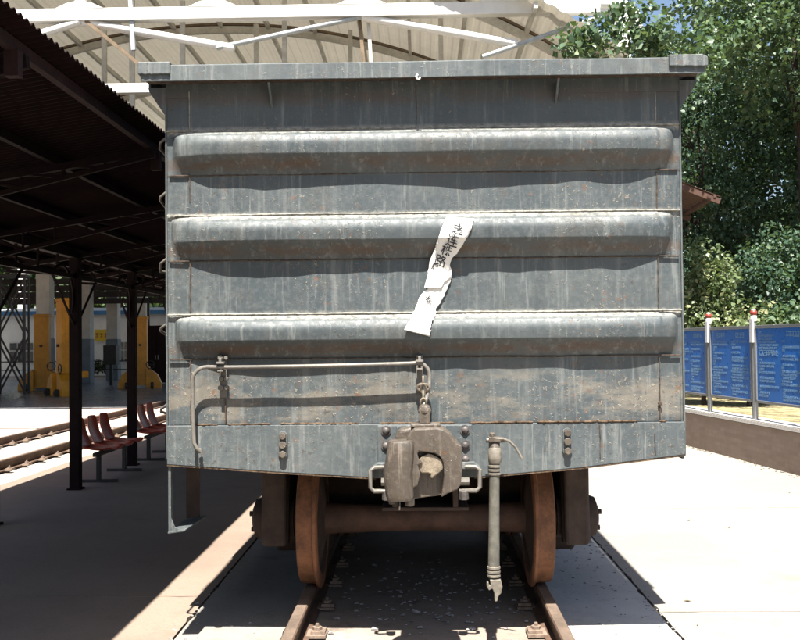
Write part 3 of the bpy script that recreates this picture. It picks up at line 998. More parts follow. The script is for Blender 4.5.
# ---- bogies --------------------------------------------------------
def make_bogie(yc):
    bo = MB()
    bo.box(-1.0, 1.0, yc - 0.2, yc + 0.2, 0.52, 0.80)
    bolster = bo.build('bogie', 'bogie', wagon, bevel=0.03)
    for dy in (-0.875, 0.875):
        y = yc + dy
        a = MB()
        a.lathe([(0.065, -1.10), (0.065, -0.90), (0.10, -0.88), (0.105, -0.66), (0.098, -0.55), (0.088, -0.30), (0.086, 0.0), (0.088, 0.30), (0.098, 0.55), (0.105, 0.66), (0.10, 0.88), (0.065, 0.90), (0.065, 1.10)], (0, y, 0.57), 'x', 28)
        a.build('axle', 'axle', bolster, smooth=True)
        for s in (-1, 1):
            w = MB()
            pr = [(0.10, 0.655), (0.14, 0.66), (0.33, 0.70), (0.36, 0.678), (0.435, 0.6765), (0.448, 0.686), (0.446, 0.702), (0.424, 0.712), (0.420, 0.735), (0.416, 0.805), (0.408, 0.8115), (0.36, 0.8115), (0.345, 0.78), (0.16, 0.765), (0.13, 0.83), (0.10, 0.83)]
            w.lathe([(r, s * h) for r, h in pr], (0, y, 0.57), 'x', 56)
            wo = w.build('wheel', ['bogie', 'tread'], bolster, smooth=True)
            for p in wo.data.polygons:
                c = p.center
                if math.hypot(c.y - y, c.z - 0.57) > 0.395:
                    p.material_index = 1
            cpn = MB()
            cpn.lathe([(0.0, s * 0.86), (0.135, s * 0.86), (0.14, s * 1.08), (0.125, s * 1.12), (0.07, s * 1.14), (0.0, s * 1.14)], (0, y, 0.575), 'x', 22)
            for i in range(3):
                t = 2 * PI * i / 3 + 0.5
                cpn.lathe([(0.018, s * 1.125), (0.018, s * 1.155)], (0, y + 0.075 * math.cos(t), 0.575 + 0.075 * math.sin(t)), 'x', 6)
            cpn.build('axle_box', 'bogie', bolster, smooth=True)
    for s in (-1, 1):
        f = MB()
        h = 0.875
        poly = [(yc - h - 0.24, 0.44), (yc - h - 0.20, 0.62), (yc - h - 0.18, 0.80), (yc - h - 0.10, 0.93), (yc - 0.45, 0.99), (yc + 0.45, 0.99), (yc + h + 0.10, 0.93), (yc + h + 0.18, 0.80), (yc + h + 0.20, 0.62), (yc + h + 0.24, 0.44), (yc + h + 0.13, 0.42),
                (yc + h + 0.12, 0.70), (yc + h - 0.12, 0.70), (yc + h - 0.16, 0.48), (yc + 0.40, 0.26), (yc - 0.40, 0.26), (yc - h + 0.16, 0.48), (yc - h + 0.12, 0.70), (yc - h - 0.12, 0.70), (yc - h - 0.13, 0.42)]
        f.prism(poly, s * 0.88, s * 1.06, 'x')
        f.box(min(s * 0.90, s * 1.07), max(s * 0.90, s * 1.07), yc - h - 0.115, yc - h + 0.115, 0.65, 0.74)
        f.box(min(s * 0.89, s * 1.05), max(s * 0.89, s * 1.05), yc - h - 0.25, yc - h - 0.20, 0.43, 1.0)
        f.build('side_frame', 'bogie', bolster, bevel=0.035, segs=3)
    q = MB(); q.tube([(-0.85, yc - 0.36, 0.55), (0, yc - 0.30, 0.53), (0.85, yc - 0.36, 0.55)], 0.045, 10)
    q.build('brake_beam', 'bogie', bolster, smooth=True)
    return bolster


make_bogie(0.97 + 0.875)
make_bogie(WL - 0.97 - 0.875)

# ================================================================== PAPER BANNER
banner = empty('paper_banner', (0.16, -0.1, 2.0), 0, 'torn white paper strip with handwritten characters pasted across the wagon end', 'paper strip')


def W2(px, py):           # layout of the wagon end in its own plane
    return ((px - 424 + 0.0095 * (320 - py) * -1 * -1) / 175.4, CAM_Z - (py + 0.0095 * (px - 400) - 343) / 175.4)


def surf(x, z):
    """outermost skin of the end wall, bridged so that paper hangs over hollows"""
    return max(rib_height(x, z) + 0.006 * noise.noise((x * 1.3, z * 1.9, 2.2)), 0) 


def strip(left, right, lift, name, steps=46, cols=8):
    def interp(L, t):
        n = len(L) - 1
        # by z
        k = 0
        while k < n - 1 and L[k + 1][1] < t: k += 1
        (x0, y0), (x1, y1) = L[k], L[k + 1]
        u = (t - y0) / (y1 - y0)
        return x0 + (x1 - x0) * u
    y0 = max(left[0][1], right[0][1]); y1 = min(left[-1][1], right[-1][1])
    vs = []; fs = []
    for i in range(steps + 1):
        v = i / steps
        ya = left[0][1] + (left[-1][1] - left[0][1]) * v
        yb = right[0][1] + (right[-1][1] - right[0][1]) * v
        xa = interp(left, ya) + 0.7 * noise.noise((ya * 0.9, 2, lift * 90)); xb = interp(right, yb) + 1.1 * noise.noise((yb * 0.8, 7, lift * 90))
        for j in range(cols + 1):
            u = j / cols
            x, z = W2(xa + (xb - xa) * u, ya + (yb - ya) * u)
            s = max(surf(x, z), 0.8 * surf(x, z + 0.03), 0.5 * surf(x, z + 0.07))
            yy = -(s + 0.006 + lift * (v ** 3) + 0.004 * noise.noise((x * 14, z * 10, 1)) + 0.003 * abs(noise.noise((x * 40, z * 26, 5))))
            vs.append((x - 0.16, yy + 0.1, z - 2.0))
    n = cols + 1
    for i in range(steps):
        for j in range(cols):
            a = i * n + j
            fs.append((a, a + 1, a + n + 1, a + n))
    m = MB(); m.add(vs, fs)
    o = m.build(name, 'paper', banner, smooth=True)
    so = o.modifiers.new('thick', 'SOLIDIFY'); so.thickness = 0.0012
    return o


up = strip([(447, 218), (441, 232), (436, 248), (430, 262), (428, 276), (424.5, 288.5)],
           [(474, 220.5), (470, 233), (467.5, 238), (462, 247), (456.5, 255), (452, 259), (450.5, 266), (452.5, 272), (451, 278), (444, 283), (442, 288)], 0.012, 'upper_strip')
lo = strip([(424, 291.5), (420, 297), (416, 308), (412, 318), (404.5, 330)],
           [(452.5, 272.5), (451, 282), (446, 293), (441, 303), (436.5, 309), (435.5, 316), (432, 322), (430, 336.5)], 0.006, 'lower_strip')

# handwriting: each character its own flat ink piece following the paper
def glyph(ch, px, py, size, rot, name='character'):
    cu = bpy.data.curves.new('t', 'FONT')
    cu.body = ch; cu.size = 1.0; cu.align_x = 'CENTER'; cu.align_y = 'CENTER'; cu.offset = 0.009
    to = bpy.data.objects.new('t', cu); COL.objects.link(to)
    bpy.context.view_layer.update()
    dg = bpy.context.evaluated_depsgraph_get()
    me = bpy.data.meshes.new_from_object(to.evaluated_get(dg))
    bpy.data.objects.remove(to); bpy.data.curves.remove(cu)
    cx, cz = W2(px, py)
    vs = [v.co.copy() for v in me.vertices]
    if not vs:
        return
    mx = sum((v.x for v in vs)) / len(vs); my = sum((v.y for v in vs)) / len(vs)
    out = []
    for v in vs:
        x, y = (v.x - mx) * size, (v.y - my) * size
        x += 0.035 * size * noise.noise((v.x * 3, v.y * 3, px)); y += 0.035 * size * noise.noise((v.x * 3, v.y * 3, py))
        X = cx + x * math.cos(rot) - y * math.sin(rot); Z = cz + x * math.sin(rot) + y * math.cos(rot)
        s = max(surf(X, Z), 0.8 * surf(X, Z + 0.03), 0.5 * surf(X, Z + 0.07))
        out.append((X - 0.16, -(s + 0.0135) + 0.1, Z - 2.0))
    m = MB(); m.add(out, [tuple(p.vertices) for p in me.polygons])
    bpy.data.meshes.remove(me)
    return m.build(name, 'ink', None)


for ch, px, py, sz, par in (('之', 457.5, 233, 0.072, up), ('连', 451.5, 243, 0.068, up), ('株', 446.5, 251.5, 0.062, up), ('路', 442, 261, 0.068, up), ('局', 435.5, 270, 0.045, up), ('女', 428.5, 300.5, 0.05, lo)):
    o = glyph(ch, px, py, sz, R(-16))
    if o: o.parent = par
banner_kids = list(banner.children)

# loose chips and stones below the wagon
def rubble(name, spots, smin, smax, mat, seed, label):
    q = np.random.default_rng(seed)
    m = MB()
    for (x, y) in spots:
        s = q.uniform(smin, smax)
        vs = []
        for dx, dy, dz in ((-1, -1, 0), (1, -1, 0), (1, 1, 0), (-1, 1, 0), (-.6, -.6, 1), (.7, -.5, 1), (.5, .6, 1), (-.6, .5, 1)):
            vs.append((x + s * (dx + q.uniform(-.35, .35)), y + s * (dy * 0.8 + q.uniform(-.35, .35)), -0.003 + s * dz * q.uniform(.35, .8)))
        m.add(vs, [(0, 3, 2, 1), (4, 5, 6, 7), (0, 1, 5, 4), (1, 2, 6, 5), (2, 3, 7, 6), (3, 0, 4, 7)])
    o = m.build(name, mat)
    return tag(o, label, 'rubble', kind='stuff')


q = np.random.default_rng(3)
sp = [(q.normal(0.05, 0.28), q.normal(1.45, 0.35)) for _ in range(90)] + [(q.normal(0.1, 0.3), q.normal(0.75, 0.18)) for _ in range(60)] + [(q.uniform(-.62, .62), q.uniform(-.5, 2.5)) for _ in range(90)]
sp = [p for p in sp if abs(p[0]) < 0.63]
M['chip'] = simple('stone_chip', (0.17, 0.155, 0.15), 0.9, 0, 0.5, 12, c2=(0.42, 0.40, 0.39))
rubble('stone_chips', sp, 0.004, 0.017, 'chip', 5, 'scatter of small stone chips between the rails under the wagon')
sp = [(1.49 + q.normal(0, 0.035), q.uniform(-.3, 4)) for _ in range(150)] + [(-1.5 + q.normal(0, 0.04), q.uniform(-.3, 2)) for _ in range(60)]
sp += [(q.uniform(0.95, 1.45), q.uniform(0.2, 3)) for _ in range(90)] + [(q.uniform(-1.45, -0.9), q.uniform(-0.6, 0.6)) for _ in range(60)]
rubble('joint_grit', sp, 0.003, 0.011, 'chip', 6, 'grit and crumbs of concrete along the slab joints')

# ================================================================== LEFT CANOPY
canopy = empty('platform_canopy', (-4.2, 0, 0), 0, 'dark corrugated platform canopy on slim steel columns left of the wagon', 'canopy')
CXE, CZE = -1.86, 3.27      # track-side edge
CXW, CZW = -5.10, 2.78      # yard-side edge
COLX = -4.2
CY0, CY1 = -15.0, 24.0  # near end lengthened, unseen behind the camera, to block sky light


def P_(o, par=canopy):
    o.parent = par
    o.matrix_parent_inverse = Matrix.Translation((4.2, 0, 0))
    return o


def roof_z(x):
    return CZW + (CZE - CZW) * (x - CXW) / (CXE - CXW)


m = MB()
pitch = 0.076
ny = int((CY1 - CY0) / pitch * 6)
vs = []; fs = []
for i in range(ny + 1):
    y = CY0 + (CY1 - CY0) * i / ny
    d = 0.011 * math.sin(2 * PI * y / pitch)
    jag = 0.012 * noise.noise((math.floor(y / 0.76) * 3.3, 0, 0))
    for x in (CXW, CXE + jag):
        vs.append((x, y, roof_z(x) + d))
for i in range(ny):
    a = i * 2
    fs.append((a, a + 1, a + 3, a + 2))
m.add(vs, fs)
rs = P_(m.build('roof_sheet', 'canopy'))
so = rs.modifiers.new('thick', 'SOLIDIFY'); so.thickness = 0.002
for x in (-2.0, -2.7, -3.45, -4.65, -5.0):
    m = MB(); m.bar((x, CY0 + .05, roof_z(x) - 0.045), (x, CY1 - .05, roof_z(x) - 0.045), 0.045, 0.06)
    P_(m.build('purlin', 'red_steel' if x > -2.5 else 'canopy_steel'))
cols_y = [-2.3 - 0.95 + 2.38 * i for i in range(12)]
cols_y = [6.35 + 2.38 * (i - 8) for i in range(16)]
m = MB(); m.bar((COLX, CY0, 2.85), (COLX, CY1, 2.85), 0.09, 0.11); P_(m.build('top_chord', 'canopy_steel'))
m = MB(); m.bar((COLX, CY0, 2.57), (COLX, CY1, 2.57), 0.05, 0.05); P_(m.build('bottom_chord', 'canopy_steel'))
for y in cols_y:
    if y > CY1 - 0.5: continue
    m = MB(); m.box(COLX - 0.06, COLX + 0.06, y - 0.06, y + 0.06, 0, 2.80)
    m.box(COLX - 0.085, COLX + 0.085, y - 0.085, y + 0.085, 0, 0.02)
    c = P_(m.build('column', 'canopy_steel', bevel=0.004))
    # rafter truss
    m = MB()
    m.bar((CXW + .05, y, roof_z(CXW + .05) - 0.10), (CXE - .1, y, roof_z(CXE - .1) - 0.10), 0.05, 0.05)
    m.bar((CXW + .05, y, roof_z(CXW) - 0.13), (COLX, y, 2.60), 0.035, 0.035)
    m.bar((COLX, y, 2.60), (CXE - .1, y, roof_z(CXE) - 0.14), 0.035, 0.035)
    for k in range(1, 7):
        x = COLX + (CXE - .15 - COLX) * k / 7
        zb = 2.60 + (roof_z(CXE) - 0.14 - 2.60) * (x - COLX) / (CXE - .1 - COLX)
        m.bar((x, y, zb), (x, y, roof_z(x) - 0.10), 0.02, 0.02)
        x2 = x - (CXE - .15 - COLX) / 7
        m.bar((x2, y, roof_z(x2) - 0.1), (x, y, zb), 0.018, 0.018)
    P_(m.build('rafter_truss', 'canopy_steel'))
    # knee braces and arched brace along the row
    for s in (-1, 1):
        m = MB(); m.bar((COLX, y + s * 0.05, 1.98), (COLX, y + s * 0.78, 2.57), 0.022, 0.022); P_(m.build('knee_brace', 'canopy_steel'))
        m = MB()
        pts = [(COLX, y + s * (0.07 + 0.40 - 0.40 * math.cos(t)), 2.30 + 0.38 * math.sin(t)) for t in np.linspace(-0.5, PI * 0.78, 16)]
        m.tube(pts, 0.014, 7); P_(m.build('arched_brace', 'canopy_steel', smooth=True))
    for k in range(1, 4):
        yy = y + 2.38 * k / 4
        m = MB(); m.bar((COLX, yy, 2.57), (COLX, yy, 2.85), 0.025, 0.025); P_(m.build('web_strut', 'canopy_steel'))
# a short stub hanging at the near left
for y in (-0.9, 1.75):
    m = MB(); m.box(-2.035, -1.965, y, y + 0.06, 3.05, 3.18); P_(m.build('hanger', 'red_steel'))
# crumbling step of bricks at the slab joint
# ================================================================== RED SEATS
def seat_shell():
    prof = []
    for t in np.linspace(0, 1, 9):                       # seat pan, front to back
        prof.append((0.235 - 0.43 * t, 0.43 - 0.035 * math.sin(PI * t) - 0.03 * (t < 0.05)))
    for t in np.linspace(0.08, 1, 9):                     # back
        prof.append((-0.195 - 0.115 * t - 0.03 * math.sin(PI * t), 0.43 + 0.38 * t))
    vs = []; fs = []
    n = 11
    for i, (a, z) in enumerate(prof):
        f = i / (len(prof) - 1)
        w = 0.215 if f < 0.85 else 0.215 - 0.06 * ((f - 0.85) / 0.15) ** 2
        if f > 0.45: w *= 0.97 - 0.10 * (f - 0.45)
        for j in range(n):
            u = -1 + 2 * j / (n - 1)
            lift = 0.035 * abs(u) ** 2.5
            if f < 0.5:
                vs.append((a, u * w, z + lift))
            else:
                vs.append((a + lift * 1.1, u * w, z))
    for i in range(len(prof) - 1):
        for j in range(n - 1):
            k = i * n + j
            fs.append((k, k + 1, k + n + 1, k + n))
    m = MB(); m.add(vs, fs); return m


def make_bench():
    root = empty('seat_bench', (0, 0, 0))
    ss = seat_shell()
    for k in (-1, 0, 1):
        o = ss.build('seat', 'seat', root, smooth=True, loc=(0, k * 0.49, 0))
        md = o.modifiers.new('thick', 'SOLIDIFY'); md.thickness = 0.012; md.offset = -1
        sd = o.modifiers.new('sub', 'SUBSURF'); sd.levels = 1; sd.render_levels = 1
    m = MB(); m.box(-0.03, 0.03, -0.70, 0.70, 0.335, 0.385); m.build('beam', 'black_steel', root, bevel=0.003)
    for k in (-0.55, 0.55):
        m = MB(); m.box(-0.025, 0.025, k - 0.03, k + 0.03, 0.03, 0.34); lg = m.build('leg', 'black_steel', root, bevel=0.003)
        m = MB(); m.box(-0.24, 0.24, k - 0.025, k + 0.025, 0.0, 0.035); m.build('foot', 'black_steel', lg, bevel=0.004)
    return root


b1 = make_bench()
tag(b1, 'three red plastic seats on a black frame between the two front canopy columns', 'seat bench', 'red seats under the canopy')
b1.location = (-4.12, 7.52, 0)
b2 = copy_tree(b1)
tag(b2, 'three red plastic seats farther back, half hidden by the wagon', 'seat bench', 'red seats under the canopy')
b2.location = (-4.12, 9.85, 0)

# ================================================================== BIG SHED BEHIND
shed = empty('vaulted_shed', (0, 28.3, 0), 0, 'tall shed with a cream vaulted roof and white girder rising behind the wagon', 'shed')


def SP(o):
    o.parent = shed
    o.matrix_parent_inverse = Matrix.Translation((0, -28.3, 0))
    return o


YF = 28.3
TZ, BZ = 13.10, 10.55
def gz(x):     # the girder rises a touch to the left
    return 0.0
m = MB(); m.box(-30, 6.9, YF - 0.2, YF + 0.2, TZ - 0.21, TZ + 0.21); SP(m.build('top_chord', 'white_steel', bevel=0.01))
m = MB(); m.box(-30, 6.9, YF - 0.14, YF + 0.14, BZ - 0.16, BZ + 0.16); SP(m.build('bottom_chord', 'white_steel', bevel=0.01))
nodes = [-20.8, -16.2, -11.6, -7.0, -1.9, 2.9]
for x in nodes:
    m = MB(); m.prism([(x - 0.85, TZ + 0.20), (x + 0.85, TZ + 0.20), (x + 0.45, TZ + 0.38), (x + 0.2, TZ + 0.44), (x - 0.2, TZ + 0.44), (x - 0.45, TZ + 0.38)], YF - 0.21, YF + 0.21, 'y')
    SP(m.build('gusset', 'white_steel'))
    m = MB(); m.box(x - 0.17, x + 0.17, YF - 0.12, YF + 0.12, TZ + 0.42, TZ + 2.2); SP(m.build('post', 'white_steel'))
dn = [(-21, -16.3), (-11.6, -16.3), (-11.6, -6.3), (-1.9, -6.9), (-1.9, 3.4), (6.6, 2.2)]
for k, (a, c) in enumerate(dn):
    m = MB(); m.tube([(a, YF - 0.05 * (k % 2), TZ - 0.2), (c, YF - 0.05 * (k % 2), BZ + 1.35 if k in (2, 3, 4) else BZ + 0.9)], 0.14 if k in (1, 2, 4) else 0.085, 10)
    SP(m.build('diagonal', 'white_steel' if k in (1, 2, 4) else 'grey_steel', smooth=True))
m = MB(); m.bar((-11.4, YF - .1, TZ - .2), (-9.3, YF - .1, BZ + 0.6), 0.10, 0.12); SP(m.build('brace_angle', 'brown_angle'))
m = MB(); m.bar((-9.9, YF, TZ + .9), (-9.75, YF - .1, BZ + 1.3), 0.14, 0.14); SP(m.build('hanger_rod', 'grey_steel'))
for a, c in ((-2.0, -1.85), (-1.7, -1.6)):
    m = MB(); m.bar((a, YF + .2, TZ - .2), (c, YF + .2, BZ + 0.6), 0.12, 0.12); SP(m.build('brace_angle', 'brown_angle' if a < -1.9 else 'cream_steel'))
# hanging posts behind
for x, y in ((-10.9, 32), (-12.6, 34), (-9.2, 33), (-6.8, 36), (-5.2, 33), (-2.9, 37), (0.9, 33), (2.6, 34), (4.0, 36)):
    m = MB(); m.box(x - 0.09, x + 0.09, y - 0.09, y + 0.09, 9.5, 15.2 if x < 1.5 else 13.2); SP(m.build('inner_post', 'cream_steel'))
# vault: circular arc in x-z, axis along the track
VX, VR, VZC = -9.0, 27.0, 16.05
def vz(x, r=VR):
    return VZC - VR + math.sqrt(max(0.0, r * r - (x - VX) ** 2))
m = MB()
nxv = 420
vs = []; fs = []
yv = [YF - 0.9, YF + 10, YF + 20, YF + 30]
for i in range(nxv + 1):
    x = -25 + 32 * i / nxv
    d = 0.025 * (1 if (i // 3) % 2 else -1)
    for y in yv:
        vs.append((x, y, vz(x) + 0.45 + d))
k = len(yv)
for i in range(nxv):
    for j in range(k - 1):
        a = i * k + j
        fs.append((a, a + k, a + k + 1, a + 1))
m.add(vs, fs)
SP(m.build('vault_sheet', 'vault'))
for y in (YF + 2.2, YF + 11.2, YF + 20):
    for dz, th, mat in ((0.05, 0.30, 'cream_steel'), (0.30, 0.10, 'brown_angle')):  # the upper brown strip stands in for the shadow gap above the rib
        m = MB()
        vs = []; fs = []
        N = 64
        for i in range(N + 1):
            x = -25 + 32 * i / N
            z = vz(x) + dz
            for (yy, zz) in ((y - 0.1, z - th / 2), (y + 0.1, z - th / 2), (y + 0.1, z + th / 2), (y - 0.1, z + th / 2)):
                vs.append((x, yy, zz))
        for i in range(N):
            for j in range(4):
                a = i * 4 + j; c = i * 4 + (j + 1) % 4
                fs.append((a, c, c + 4, a + 4))
        m.add(vs, fs); SP(m.build('arch_rib_and_shade', mat))
for i in range(15):
    x = -24 + 2.15 * i
    m = MB(); m.box(x - 0.07, x + 0.07, YF - 0.8, YF + 30, vz(x) + 0.12, vz(x) + 0.34); SP(m.build('purlin', 'cream_steel'))
# columns of the shed
for x in (6.95, -25.2):
    for y in (YF, YF + 10, YF + 20, YF + 29):
        m = MB(); m.box(x - 0.26, x + 0.26, y - 0.26, y + 0.26, 0, TZ + 0.1); SP(m.build('column', 'white_steel'))
# right end scroll bracket at the girder's end
m = MB(); m.tube([(6.2, YF - .1, TZ + 0.1), (6.9, YF - .1, TZ + 0.05), (7.35, YF - .1, TZ - 0.25), (7.5, YF - .1, TZ - 0.8)], [0.22, 0.24, 0.22, 0.16], 10)
SP(m.build('girder_end', 'white_steel', smooth=True))

# ================================================================== LEFT WORKSHOP
ws = empty('open_workshop', (-15.5, 20, 0), 0, 'open-sided workshop with white columns far behind the red seats', 'workshop')


def WP(o):
    o.parent = ws
    o.matrix_parent_inverse = Matrix.Translation((15.5, -20, 0))
    return o


m = MB(); m.box(-45, -6.2, 19.5, 45.5, 6.5, 6.62); WP(m.build('roof', 'dark_roof'))
for y in (19.7, 28, 36, 45.2):
    m = MB(); m.box(-45, -6.3, y - .15, y + .15, 6.05, 6.5); WP(m.build('roof_beam', 'dark_roof'))
for i in range(4):
    z = 3.75 + 0.32 * i
    m = MB(); m.box(-45, -6.3, 42 - .05 + 0.06 * i, 42 + .05 + 0.06 * i, z, z + 0.27); WP(m.build('fascia_board', 'dark_roof'))
for D in (34, 41, 46, 50.2, 55.4):
    y = D - 5.7
    m = MB(); m.box(-15.78, -15.22, y - .28, y + .28, 2.05, 6.5); c = WP(m.build('column', 'column_white', bevel=0.02))
    m = MB(); m.box(-15.80, -15.20, y - .30, y + .30, 0, 2.05); WP(m.build('column_base', 'column_blue', bevel=0.02))
for x in (-30, -8.2):
    for y in (33, 44):
        m = MB(); m.box(x - .1, x + .1, y - .1, y + .1, 0, 6.5); WP(m.build('post', 'dark_roof'))
for x in (-22, -19, -13, -10.5, -9):
    m = MB(); m.box(x - .06, x + .06, 41.8, 41.9, 0, 4); WP(m.build('rail_post', 'black_steel'))
m = MB(); m.bar((-30, 41.85, 1.0), (-7, 41.85, 1.0), 0.05, 0.05); m.bar((-30, 41.85, 0.6), (-7, 41.85, 0.6), 0.04, 0.04); WP(m.build('hand_rail', 'black_steel'))


def make_jack(x, y, rz, label, h=2.9):
    root = empty('lifting_jack', (x, y, 0), rz, label, 'lifting jack', 'yellow column jacks in the workshop')
    m = MB()
    m.box(-0.27, 0.27, -0.2, -0.06, 0.12, h); m.box(-0.27, -0.17, -0.06, 0.25, 0.12, h); m.box(0.17, 0.27, -0.06, 0.25, 0.12, h); m.box(-0.30, 0.30, -0.23, 0.28, h, h + 0.10)
    m.build('mast', 'yellow', root, bevel=0.01)
    m = MB(); m.tube([(0, 0.08, 0.2), (0, 0.08, h)], 0.05, 10); m.build('screw', 'black_steel', root)
    m = MB(); m.box(-0.3, 0.3, 0.25, 0.75, 0.62, 0.85); m.prism([(0.25, 0.85), (0.5, 0.85), (0.25, 1.4)], -0.25, 0.25, 'x'); m.build('lift_claw', 'yellow', root, bevel=0.01)
    for s in (-1, 1):
        m = MB(); m.prism([(s * 0.25, 0.0), (s * 0.85, 0.0), (s * 0.85, 0.22), (s * 0.70, 0.55), (s * 0.45, 0.75), (s * 0.25, 0.8)], -0.35, 0.05, 'y'); m.build('foot', 'yellow', root, bevel=0.02)
    for s in (-1, 1):
        m = MB(); m.lathe([(0.13, s * 0.5 - 0.05), (0.13, s * 0.5 + 0.05)], (0, -0.42, 0.13), 'x', 16); m.build('wheel', 'black_steel', root)
    m = MB(); m.lathe([(0.05, -0.27), (0.05, -0.2)], (0.0, 0, 1.75), 'y', 10); m.build('lamp', 'black_steel', root)
    m = MB(); m.tube([(0.42 + 0.16 * math.cos(t), -0.30, 0.95 + 0.16 * math.sin(t)) for t in np.linspace(0, 2 * PI, 16)], 0.02, 6, cap=False); m.bar((0.26, -.3, .95), (0.58, -.3, .95), 0.02); m.build('hand_wheel', 'black_steel', root)
    return root


make_jack(-14.9, 33.4, 0.1, 'yellow column jack leftmost in the workshop, standing before a white column')
make_jack(-12.45, 29.0, -0.9, 'yellow column jack half hidden behind the nearest canopy column', 3.3)
make_jack(-11.35, 34.6, 0.15, 'yellow column jack between the second canopy column and the wagon', 2.8)

lt = empty('lattice_tower', (-14.9, 30.5, 0), 0.2, 'dark cross-braced lattice tower at the far left of the workshop', 'lattice tower')
for sx in (-.5, .5):
    for sy in (-.4, .4):
        m = MB(); m.bar((sx, sy, 0), (sx, sy, 4.3), 0.07); m.build('leg', 'black_steel', lt)
for sy in (-.4, .4):
    for k in range(2):
        for s in (-1, 1):
            m = MB(); m.bar((-.5 * s, sy, 0.1 + 2.1 * k), (.5 * s, sy, 2.1 + 2.1 * k), 0.06); m.build('brace', 'black_steel', lt)
m = MB(); m.box(-.55, .55, -.45, .45, 4.25, 4.35); m.build('platform', 'black_steel', lt)
cb = empty('cabinet', (-11.55, 38.2, 0), 0, 'dark brown cabinet standing beside the wagon edge in the workshop', 'cabinet')
m = MB(); m.box(-.45, .45, -.3, .3, 0.1, 2.5); m.build('body', 'red_steel', cb, bevel=0.01)
m = MB(); m.box(-.5, .5, -.35, .33, 2.5, 2.6); m.build('top', 'red_steel', cb, bevel=0.01)
for s in (-1, 1):
    m = MB(); m.box(min(s * .02, s * .42), max(s * .02, s * .42), -.325, -.3, 0.2, 2.4); d = m.build('door', 'red_steel', cb, bevel=0.004)
    m = MB(); m.box(s * .06 - .015, s * .06 + .015, -.36, -.325, 1.1, 1.3); m.build('handle', 'alu', d)
    m = MB(); m.box(s * .38 - .05, s * .38 + .05, -.2, .2, 0, 0.1); m.build('foot', 'black_steel', cb)
bx_ = empty('equipment_box', (-13.6, 38.0, 0), 0, 'small dark equipment box beside the painted column base', 'equipment box')
m = MB(); m.box(-.28, .28, -.25, .25, 0.9, 1.75); m.build('housing', 'black_steel', bx_, bevel=0.01)
m = MB(); m.box(-.06, .06, -.06, .06, 0, 0.9); m.build('stand', 'black_steel', bx_)

# far white building
bd = empty('white_building', (-22, 52.3, 0), 0, 'low white building with blue eave trim beyond the workshop', 'building')
m = MB(); m.box(-24, 9, 0, 8, 0, 3.55); m.build('wall', 'wall_white', bd)
m = MB(); m.box(-24.2, 9.2, -0.25, 8.2, 3.55, 3.78); m.build('eave', 'blue_trim', bd)
m = MB(); m.prism([(-0.2, 3.78), (8.1, 3.78), (4, 4.1)], -24.1, 9.1, 'x'); m.build('roof', 'grey_steel', bd)
for x in (-8.5, -4.2, -1.3, 1.6, 4.5, 7.4):
    m = MB(); m.box(x - 0.75, x + 0.75, -0.05, 0.05, 0.75, 2.0); w = m.build('window', 'white_paint', bd)
    for k in range(3):
        q = MB(); q.box(x - 0.68 + 0.47 * k, x - 0.68 + 0.47 * k + 0.41, -0.075, -0.05, 0.82, 1.45); q.build('pane', 'glass', w)
        q = MB(); q.box(x - 0.68 + 0.47 * k, x - 0.68 + 0.47 * k + 0.41, -0.075, -0.05, 1.52, 1.93); q.build('pane', 'glass', w)
sg = empty('yellow_sign', (-18.55, 52.1, 2.35), 0, 'small yellow sign with red characters on the white building', 'sign')
m = MB(); m.box(-.42, .42, 0, 0.06, -.33, .33); m.build('panel', 'sign_yellow', sg)
m = MB()
for k in range(3):
    x = -0.26 + 0.26 * k
    for (a, c, e, f) in ((-.09, .09, .10, .13), (-.07, .07, .02, .05), (-.09, .09, -.09, -.06), (-.015, .015, -.12, .14)):
        m.box(x + a, x + c, -0.012, 0.0, e - .02, f - .02)
m.build('lettering', 'sign_red', sg)

# ================================================================== RIGHT: LOW WALL AND NOTICE BOARDS
WA = Vector((4.79, 6.9, 0)); WD = Vector((-0.1093, 0.9940, 0)).normalized()    # a point on the wall face and its direction away from us
WN = Vector((-WD.y, WD.x, 0))                                                  # towards the track
ang = math.atan2(WD.y, WD.x)
wall = empty('low_wall', tuple(WA), ang, 'low brown brick wall with white tiled coping right of the wagon', 'low wall')
m = MB(); m.box(-5.5, 22, -0.28, 0.0, -0.02, 0.545); m.build('wall_body', 'brickwall', wall)
m = MB(); m.box(-5.52, 22, -0.30, 0.025, 0.545, 0.60); m.build('coping_core', 'joint', wall)
# coping tiles: nearest ones as pieces of their own
TM = {}
def tile_obj(l, wd, top):
    m = MB()
    if top: m.box(-l / 2, l / 2, -wd / 2, wd / 2, 0, 0.008)
    else: m.box(-l / 2, l / 2, 0, 0.008, -wd / 2, wd / 2)
    o = m.build('coping_tile', 'tile', None, bevel=0.0015); me = o.data; bpy.data.objects.remove(o); return me
tt = tile_obj(0.094, 0.076, True); tf = tile_obj(0.094, 0.046, False)
cnt = 0
x = -0.6
far = MB()
while x < 12:
    for j in range(4):
        jz = rng.uniform(-.0015, .0015)
        if x < 4.9:
            o = bpy.data.objects.new('coping_tile', tt); COL.objects.link(o); o.parent = wall
            o.location = (x, 0.0 - 0.04 - 0.08 * j + 0.015, 0.60 + jz)
        else:
            far.box(x - .047, x + .047, -0.063 - 0.08 * j, 0.013 - 0.08 * j, 0.60, 0.608)
    if x < 4.9:
        o = bpy.data.objects.new('coping_tile', tf); COL.objects.link(o); o.parent = wall
        o.location = (x, 0.025, 0.575)
    else:
        far.box(x - .047, x + .047, 0.025, 0.033, 0.552, 0.598)
    x += 0.1
far.build('far_coping_tiles', 'tile', wall)['kind'] = 'stuff'
